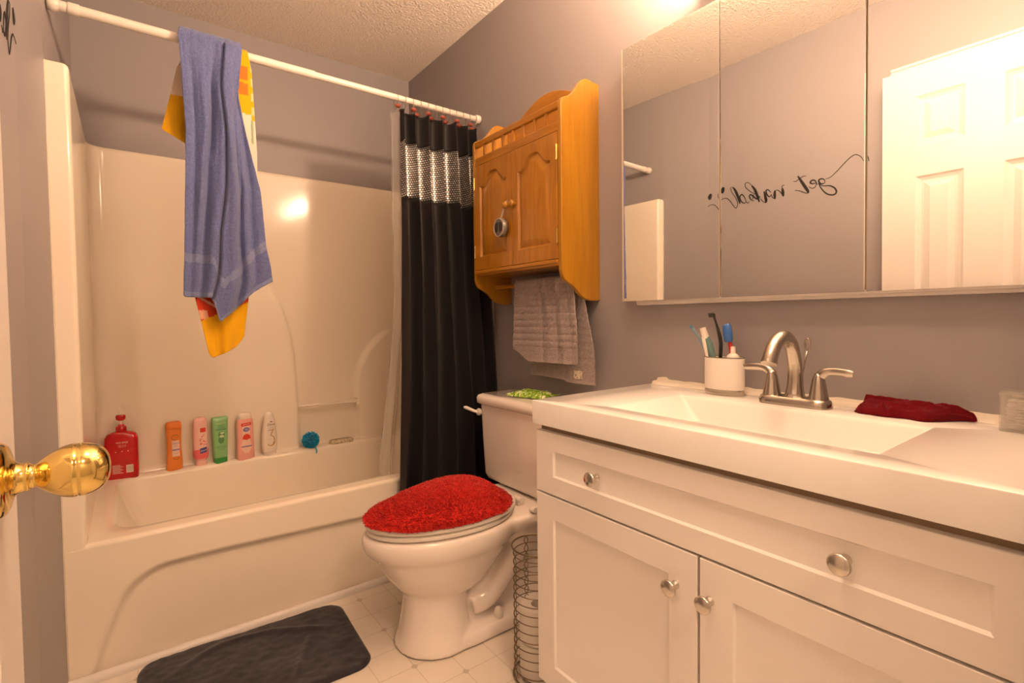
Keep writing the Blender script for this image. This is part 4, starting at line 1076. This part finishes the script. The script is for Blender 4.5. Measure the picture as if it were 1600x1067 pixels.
def tagp(u, v):
    y = lerp(1.330, 1.292, u); z = lerp(.842, .872, v); p = gt('b', (1.585-y)/.347, max(0, (z-.83)/.38)); return (p[0]-.0045, y, z)
mb = MB(); mb.grid(tagp, 6, 4); obj('care_tag', mb, 'tag', ht, recalc=False, solid=.0008)

# ================================================================== VANITY
VY0, VY1, VF = .066, 1.015, .850
van = thing('vanity_cabinet', 'white shaker vanity cabinet with round nickel knobs under the sink top', 'cabinet', (1.1, .54, 0))
mb = MB(); mb.box(VF+.019, XR-.002, VY0, VY1, .09, .790); mb.box(VF+.075, XR-.002, VY0+.01, VY1-.01, .0, .09)
obj('body', mb, 'vanity', van, bevel=.001)
obj('vanity_gap_shade', MB().box(VF+.0175, VF+.0195, VY0+.002, VY1-.002, .10, .789), 'gap', van)  # dark sheet painting the shade in gaps around drawer and doors
def shaker(y0, y1, z0, z1, st, sb):
    x = VF; R_ = lambda h, k, kk=0: [(x+h, y0+k, z0+kk), (x+h, y0+k, z1-kk), (x+h, y1-k, z1-kk), (x+h, y1-k, z0+kk)]
    mb = MB(); mb.loft([R_(.018,0,0), R_(.0012,0,0), R_(0,.0012,.0012), R_(0,st,sb), R_(.0055,st+.004,sb+.004), R_(.0060,st+.006,sb+.006)]); return mb
def kn(y, z, par):
    mb = MB(); x = VF; mb.lathe([(.009,x+.001),(.0085,x-.003),(.0062,x-.006),(.0060,x-.014),(.0085,x-.018),(.0150,x-.0205),(.0165,x-.023),(.0165,x-.0262),(.0145,x-.0280),(.002,x-.0287)], (0,y,z), 'X', 36)
    obj('knob', mb, 'satin', par, smooth=50)
d = obj('drawer', shaker(VY0, VY1, .614, .773, .064, .046), 'vanity', van, smooth=30); kn(.800, .697, d); kn(.294, .697, d)
d = obj('door', shaker(.5430, VY1, .105, .609, .063, .058), 'vanity', van, smooth=30); kn(.590, .535, d)
d = obj('door', shaker(VY0, .5375, .105, .609, .066, .058), 'vanity', van, smooth=30); kn(.516, .535, d)
# countertop with a moulded basin
CTZ = .851; cx0, cx1, cy0_, cy1_ = .840, XR-.001, .055, 1.020
top = thing('sink_countertop', 'glossy white moulded vanity top with a rectangular basin', 'sink', (1.1, .54, .791))
def rc(x0, x1, y0, y1, z, r): return rrect(x0, x1, y0, y1, r, z, 6, 8)
mb = MB()
mb.loft([rc(cx0,cx1,cy0_,cy1_,.791,.003), rc(cx0,cx1,cy0_,cy1_,CTZ-.003,.003), rc(cx0+.001,cx1-.001,cy0_+.001,cy1_-.001,CTZ-.001,.003), rc(cx0+.003,cx1-.003,cy0_+.003,cy1_-.003,CTZ,.003),
         rc(.912,1.207,.270,.824,CTZ,.004), rc(.915,1.204,.274,.820,CTZ-.002,.005), rc(.922,1.199,.283,.808,CTZ-.010,.008), rc(.948,1.180,.330,.745,CTZ-.075,.02), rc(.975,1.160,.40,.68,CTZ-.100,.03), rc(1.02,1.12,.49,.60,CTZ-.106,.03)])
obj('basin_top', mb, 'marble', top, smooth=35)
mb = MB()
def curb(k):
    y = lerp(.058, 1.012, k/90); h = .009+.003*nz(y*30, 0)+(.004 if k > 86 else 0); dx = .030+.0015*nz(y*22, 3)
    return [(XR-dx-.004, y, CTZ), (XR-dx, y, CTZ+h*.6), (XR-dx+.006, y, CTZ+h*.8), (XR-.008, y, CTZ+h*.8), (XR-.004, y, CTZ+h*1.3), (XR, y, CTZ+h*1.5), (XR, y, CTZ)]
mb.loft([curb(k) for k in range(91)]); obj('back_curb', mb, 'caulk', top, smooth=50)
mb = MB().lathe([(.030,CTZ-.105),(.029,CTZ-.101),(.020,CTZ-.099),(.002,CTZ-.098)], (1.07,.545,0)); obj('drain', mb, 'nickel', top, smooth=50)
# faucet
FX = 1.262; fz = CTZ
fau = thing('faucet', 'brushed nickel two handle faucet with a high arched spout', 'faucet', (FX, .547, fz))
mb = MB(); mb.loft([rc(FX-.028+k,FX+.028-k,.466+k,.628-k,fz+z,.026-k*.5) for k, z, r in ((0,0,0),(0,.010,0),(.003,.018,0),(.008,.021,0))])
obj('base_plate', mb, 'nickel', fau, smooth=40)
P = spline([(FX+.002,.547,fz+.018),(FX+.004,.547,fz+.040),(FX+.004,.547,fz+.075),(FX-.001,.547,fz+.108),(FX-.016,.547,fz+.142),(FX-.042,.547,fz+.162),(FX-.072,.547,fz+.163),(FX-.098,.547,fz+.148),(FX-.116,.547,fz+.126),(FX-.1245,.547,fz+.110)], 6)
nP = len(P); R_ = [pl([(0,.0245),(.06,.0205),(.14,.0175),(.26,.0158),(.40,.0150),(.60,.0152),(.85,.0160),(1,.0170)], i/(nP-1)) for i in range(nP)]
mb = MB(); mb.tube(P, R_, 28); 
e0 = P[-1]; tdir = (P[-1]-P[-2]).normalized(); mb.tube([e0-tdir*.002, e0+tdir*.004], [.0176, .0168], 28); obj('spout', mb, 'nickel', fau, smooth=60)
for s, cy_ in ((1, .600), (-1, .494)):
    h = []
    prof = [(.0215,.019),(.0205,.024),(.0180,.038),(.0150,.055),(.0120,.070),(.0085,.079),(.003,.082)]
    mb = MB(); mb.lathe([(r, fz+z) for r, z in prof], (FX, cy_, 0), 'Z', 28)
    pts = spline([(FX, cy_-s*.003, fz+.060), (FX, cy_+s*.003, fz+.074), (FX-.001, cy_+s*.016, fz+.0835), (FX-.002, cy_+s*.034, fz+.0860), (FX-.003, cy_+s*.054, fz+.0850), (FX-.003, cy_+s*.070, fz+.0835)], 5)
    n_ = len(pts); mb.tube(pts, [pl([(0,.0120),(.25,.0110),(.5,.0090),(.85,.0085),(1,.0060)], i/(n_-1)) for i in range(n_)], 16, squash=[pl([(0,1),(.3,.75),(.55,.42),(1,.30)], i/(n_-1)) for i in range(n_)])
    obj('handle', mb, 'nickel', fau, smooth=60)
mb = MB(); mb.tube([(FX+.030,.552,fz+.004), (FX+.040,.540,fz+.105), (FX+.042,.5365,fz+.128)], .0022, 8)
a0 = Vector((FX+.042,.5365,fz+.130)); pts = [a0+Vector((0, -.001-.0055*math.cos(q), .014+.014*math.sin(q))) for q in [2*PI*k/24 for k in range(24)]]
mb.tube(pts, .0022, 8, True); obj('lift_rod', mb, 'nickel', fau, smooth=180)
# cup with brushes
CX, CYY = 1.292, .742
cup = thing('toothbrush_holder', 'oval white holder with a steel foot band beside the faucet', 'holder', (CX, CYY, CTZ))
def el(a, b, z): return [(CX+a*math.cos(q), CYY+b*math.sin(q), CTZ+z) for q in [2*PI*j/48 for j in range(48)]]
A, B = .033, .0545
mb = MB(); mb.loft([el(A*.98,B*.98,.001), el(A,B,.003), el(A,B,.016)]); obj('steel_band', mb, 'steel', cup, smooth=50)
mb = MB(); mb.loft([el(A+.0004,B+.0004,.0165), el(A+.0006,B+.0006,.100), el(A,B,.102), el(A-.003,B-.003,.1015), el(A-.004,B-.004,.090), el(A-.004,B-.004,.03)], cap1=True, cap0=False); obj('body', mb, 'white_plastic', cup, smooth=50)
mb = MB(); mb.loft([el(A-.004,B-.004,.094), el(A*.2,B*.2,.094)]); mb.tube([(CX+A*math.cos(q), CYY+B*math.sin(q), CTZ+.102) for q in [2*PI*j/48 for j in range(48)]], .0012, 6, True); obj('rim_insert', mb, 'steel', cup, smooth=50)
fm('brush_teal', (.16,.27,.33), rough=.35); fm('brush_blue', (.03,.12,.38), rough=.35); fm('handle_red', (.55,.03,.03), rough=.35); fm('bristle_blue', (.10,.22,.38), rough=.8); fm('tube_white', (.84,.78,.70), rough=.3, coat=.2); fm('tube_teal', (.12,.22,.22), rough=.3, coat=.3); fm('bristle_dark', (.05,.05,.045), rough=.8); fm('ink_black', (.02,.02,.03))
zc0 = CTZ+.096
zt0 = CTZ+.034
def brush(name, label, pts, r, mat, head=None):
    t = thing(name, label, 'toothbrush', pts[0]); P = spline(pts, 6); n_ = len(P)
    mb = MB(); mb.tube(P, [r*pl([(0,1),(.5,1.05),(.72,.62),(.86,.60),(.9,1.0),(1,.75)], i/(n_-1)) for i in range(n_)], 10, squash=[.7]*n_); obj('handle', mb, mat, t, smooth=180)
    if head:
        hm, d, L0, off = head; e = P[-1]; b = P[-int(n_*.16)-1]; mb = MB(); ax = (e-b).normalized(); d = Vector(d).normalized(); w_ = ax.cross(d).normalized()
        for i in range(6):
            for j in (-1, 0, 1):
                p = b.lerp(e, (i+.4)/5.6)+w_*j*.0028; mb.tube([p+d*.001, p+d*(L0+(.001 if i % 2 else 0))], .0017, 5)
        obj('bristles', mb, hm, t)
    return t
brush('toothbrush', 'pale blue toothbrush leaning furthest left in the white holder', [(1.296,.768,zt0),(1.292,.785,zc0),(1.288,.800,CTZ+.130),(1.283,.818,CTZ+.160),(1.279,.831,CTZ+.180)], .0056, 'brush_teal', ('bristle_blue', (-.1,.55,.8), .010, 0))
brush('toothbrush', 'black toothbrush standing tallest in the white holder', [(1.298,.755,zt0),(1.295,.755,zc0),(1.292,.752,CTZ+.140),(1.289,.758,CTZ+.175),(1.286,.766,CTZ+.205),(1.285,.771,CTZ+.222)], .0052, 'black_plastic', ('bristle_dark', (-.3,.9,-.1), .012, 0))
t = brush('toothbrush', 'red toothbrush with a blue travel cap over its head', [(1.306,.727,zt0),(1.304,.728,zc0),(1.302,.729,CTZ+.125),(1.300,.732,CTZ+.150),(1.299,.734,CTZ+.175),(1.298,.737,CTZ+.186)], .0054, 'handle_red')
mb = MB(); 
P = [Vector((1.299,.7335,CTZ+.143)), Vector((1.299,.7345,CTZ+.150)), Vector((1.298,.736,CTZ+.170)), Vector((1.297,.738,CTZ+.188)), Vector((1.297,.739,CTZ+.192))]
mb.tube(P, [.009,.0125,.0132,.0120,.007], 14, squash=[.75]*5); obj('travel_cap', mb, 'brush_blue', t, smooth=60)
# toothpaste tubes
t = thing('toothpaste_tube', 'teal and white toothpaste tube with white cap leaning in the holder', 'toothpaste', (1.290,.778,zt0))
mb = MB(); P = [Vector((1.293,.765,zt0)), Vector((1.290,.776,zc0)), Vector((1.286,.786,CTZ+.140)), Vector((1.284,.790,CTZ+.156))]
mb.tube(P, [.010,.011,.012,.008], 18, squash=[.6,.7,.85,1]); obj('tube', mb, 'tube_teal', t, smooth=60)
mb = MB(); mb.tube([Vector((1.278,.783,CTZ+.096)), Vector((1.275,.790,CTZ+.135)), Vector((1.276,.796,CTZ+.156))], [.004,.0055,.005], 10, squash=[.4]*3); obj('white_stripe', mb, 'tube_white', t, smooth=60)
mb = MB(); mb.tube([Vector((1.284,.790,CTZ+.154)), Vector((1.282,.7925,CTZ+.158)), Vector((1.279,.799,CTZ+.182))], [.0085,.0092,.0080], 18); obj('cap', mb, 'tube_white', t, smooth=50)
t = thing('toothpaste_tube', 'white toothpaste tube standing cap upward at the right of the holder', 'toothpaste', (1.290,.715,zt0))
mb = MB(); mb.lathe([(.012,zt0),(.015,CTZ+.08),(.016,CTZ+.103),(.0155,CTZ+.107),(.010,CTZ+.112),(.0065,CTZ+.114)], (1.292,.717,0), 'Z', 24); obj('tube', mb, 'tube_white', t, smooth=50)
mb = MB(); mb.lathe([(.0068,CTZ+.114),(.0065,CTZ+.116),(.0058,CTZ+.131),(.002,CTZ+.132)], (1.292,.717,0), 'Z', 20); obj('cap', mb, 'tube_white', t, smooth=50)
# dark red cloth
mb = MB()
def clo(u, v):
    # crumpled heap: rounded outline, ridges running mostly along the wall
    y = lerp(.424, .236, u)+.007*nz(v*3, u*4, 1); w0 = 1.252+.010*nz(u*5, 0, 6)+.008*sst(.6, 1, u); w1 = 1.352
    mid = 1.325; k = sst(.66, 1.0, u)*.9; w0 = lerp(w0, mid, k); w1 = lerp(w1, mid+.004, k); k = (1-sst(0, .10, u))*.35; w0 = lerp(w0, 1.29, k); w1 = lerp(w1, 1.33, k)
    x = lerp(w0, w1, v)
    e = min(1, v/.09)*min(1, (1-v)/.09)*min(1, u/.025)*min(1, (1-u)/.03); e = max(0, e)**.5
    h = .018+.014*sst(.1, .75, v)
    rid = 0
    for c0, sl, am, wd in ((.22,.10,.011,.07), (.48,-.16,.012,.06), (.70,.14,.012,.08), (.86,-.05,.008,.05)):
        c = c0+sl*math.sin(u*6+c0*9); rid += am*math.exp(-((v-c)/wd)**2)*(.55+.45*math.sin(u*11+c0*20))
    for cu, cv, am, wd in ((.28,.15,.012,.05), (.62,.16,.010,.05), (.10,.5,.006,.06)):
        rid += am*math.exp(-((u-cu)/wd)**2-((v-cv)/.16)**2)
    h += rid-.012*math.exp(-((u-.33)/.025)**2-((v-.13)/.10)**2)+.004*nz(u*12, v*5, 4)+.0015*nz(u*40, v*20, 2)
    h *= lerp(1, .55, sst(.80, 1, u))
    return (x, y, CTZ+.0015+max(0, h)*e*.70)
mb.grid(clo, 120, 70); mb.grid(lambda u, v: (clo(u, v)[0], clo(u, v)[1], CTZ+.0008), 120, 70)
o = obj('washcloth', mb, 'red_cloth', smooth=180); tag(o, 'crumpled dark red washcloth against the wall behind the basin', 'washcloth')
# clear box of cotton swabs at the right edge
m = MT['acrylic'] = pmat('clear_acrylic', (.62,.58,.52), .05, spec=.8, alpha=.36)
gx0, gx1, gy0, gy1 = 1.252, 1.332, .112, .192
t = thing('swab_box', 'clear square box of cotton swabs at the right end of the vanity top', 'container', (1.29,.15,CTZ))
mb = MB(); zz = CTZ+.001
mb.loft([rrect(gx0,gx1,gy0,gy1,.010,zz), rrect(gx0,gx1,gy0,gy1,.010,zz+.064), rrect(gx0+.0025,gx1-.0025,gy0+.0025,gy1-.0025,.008,zz+.064), rrect(gx0+.0025,gx1-.0025,gy0+.0025,gy1-.0025,.008,zz+.006)])
obj('box', mb, 'acrylic', t, smooth=40)
mb = MB(); mb.loft([rrect(gx0-.001,gx1+.001,gy0-.001,gy1+.001,.011,zz+.0645), rrect(gx0-.001,gx1+.001,gy0-.001,gy1+.001,.011,zz+.069), rrect(gx0+.004,gx1-.004,gy0+.004,gy1-.004,.009,zz+.0705)]); obj('lid', mb, 'acrylic', t, smooth=40)
random.seed(5); fm('cotton', (.86,.80,.72), rough=.9)
sw = []
for k in range(42):
    xa = gx0+.012+.056*((k*7) % 42)/42; ya = gy0+.012+.050*random.random(); za = zz+.010+.044*(k/42)
    dxx = random.uniform(-.006, .006); a_ = (xa, gy0+.008, za); b_ = (min(max(xa+dxx*2, gx0+.01), gx1-.01), gy1-.008, min(zz+.058, za+random.uniform(-.004, .006)))
    mb = MB(); A_ = Vector(a_); B_ = Vector(b_); d_ = (B_-A_).normalized()
    mb.tube([A_+d_*.008, B_-d_*.008], .0011, 6)
    mb.tube([A_, A_+d_*.003, A_+d_*.009, A_+d_*.012], [.0012,.0026,.0024,.0011], 8); mb.tube([B_, B_-d_*.003, B_-d_*.009, B_-d_*.012], [.0012,.0026,.0024,.0011], 8)
    o = obj('cotton_swab', mb, 'cotton', smooth=180); tag(o, 'white cotton swab piled inside the clear square box', 'cotton swab', 'cotton swabs in the clear box')

# ================================================================== MIRROR CABINET
MF = 1.312; MZ0, MZ1 = 1.117, 1.933
mc = thing('mirror_cabinet', 'long mirror cabinet with three mirrored doors on the wall above the faucet', 'mirror', (XR, .59, MZ0))
mb = MB(); mb.box(MF+.008, XR-.001, .085, 1.064, MZ0-.006, MZ1+.004); obj('body', mb, 'white_paint', mc, bevel=.002)
obj('mirror_gap_shade', MB().box(MF+.0065, MF+.0085, .090, 1.055, MZ0+.004, MZ1-.004), 'gap', mc)  # dark sheet behind the mirror doors, shade of their gaps put into colour
mb = MB(); mb.box(MF+.018, XR-.001, .083, 1.070, MZ0-.013, MZ0-.005); obj('bottom_lip', mb, 'white_paint', mc, bevel=.002)
def mdoor(y0, y1, ang, pivot, lean=0.):
    bw, bd = .009, .00022; mb = MB()
    q = lambda h, k: [(MF+h, y0+k*.12, MZ0+k), (MF+h, y0+k*.12, MZ1-k*.5), (MF+h, y1-k*.12, MZ1-k*.5), (MF+h, y1-k*.12, MZ0+k)]
    mb.cur = 1; mb.loft([q(.006, 0), q(bd, 0)], cap1=False)
    if ang: mb.add([(MF-.0006, y1-.0065, MZ0), (MF-.0006, y1-.0065, MZ1), (MF-.0006, y1, MZ1), (MF-.0006, y1, MZ0)], [(0,1,2,3)])
    mb.cur = 0; mb.loft([q(bd, 0), q(0, bw)], cap0=False)
    if ang: mb.rot(ang, (MF+.003, pivot, 0))
    if lean: mb.rot(lean, (MF+.001, 0, 1.525), 'Y')
    return obj('mirror_door', mb, ['mirror', 'mirror_edge'], mc, recalc=False)
MIRROR_TILT = 1.2
mdoor(.7695, 1.107, math.radians(MIRROR_TILT), .7695)
mdoor(.4230, .7655, 0, 0, -.010)
mdoor(.075, .4190, 0, 0, -.010)
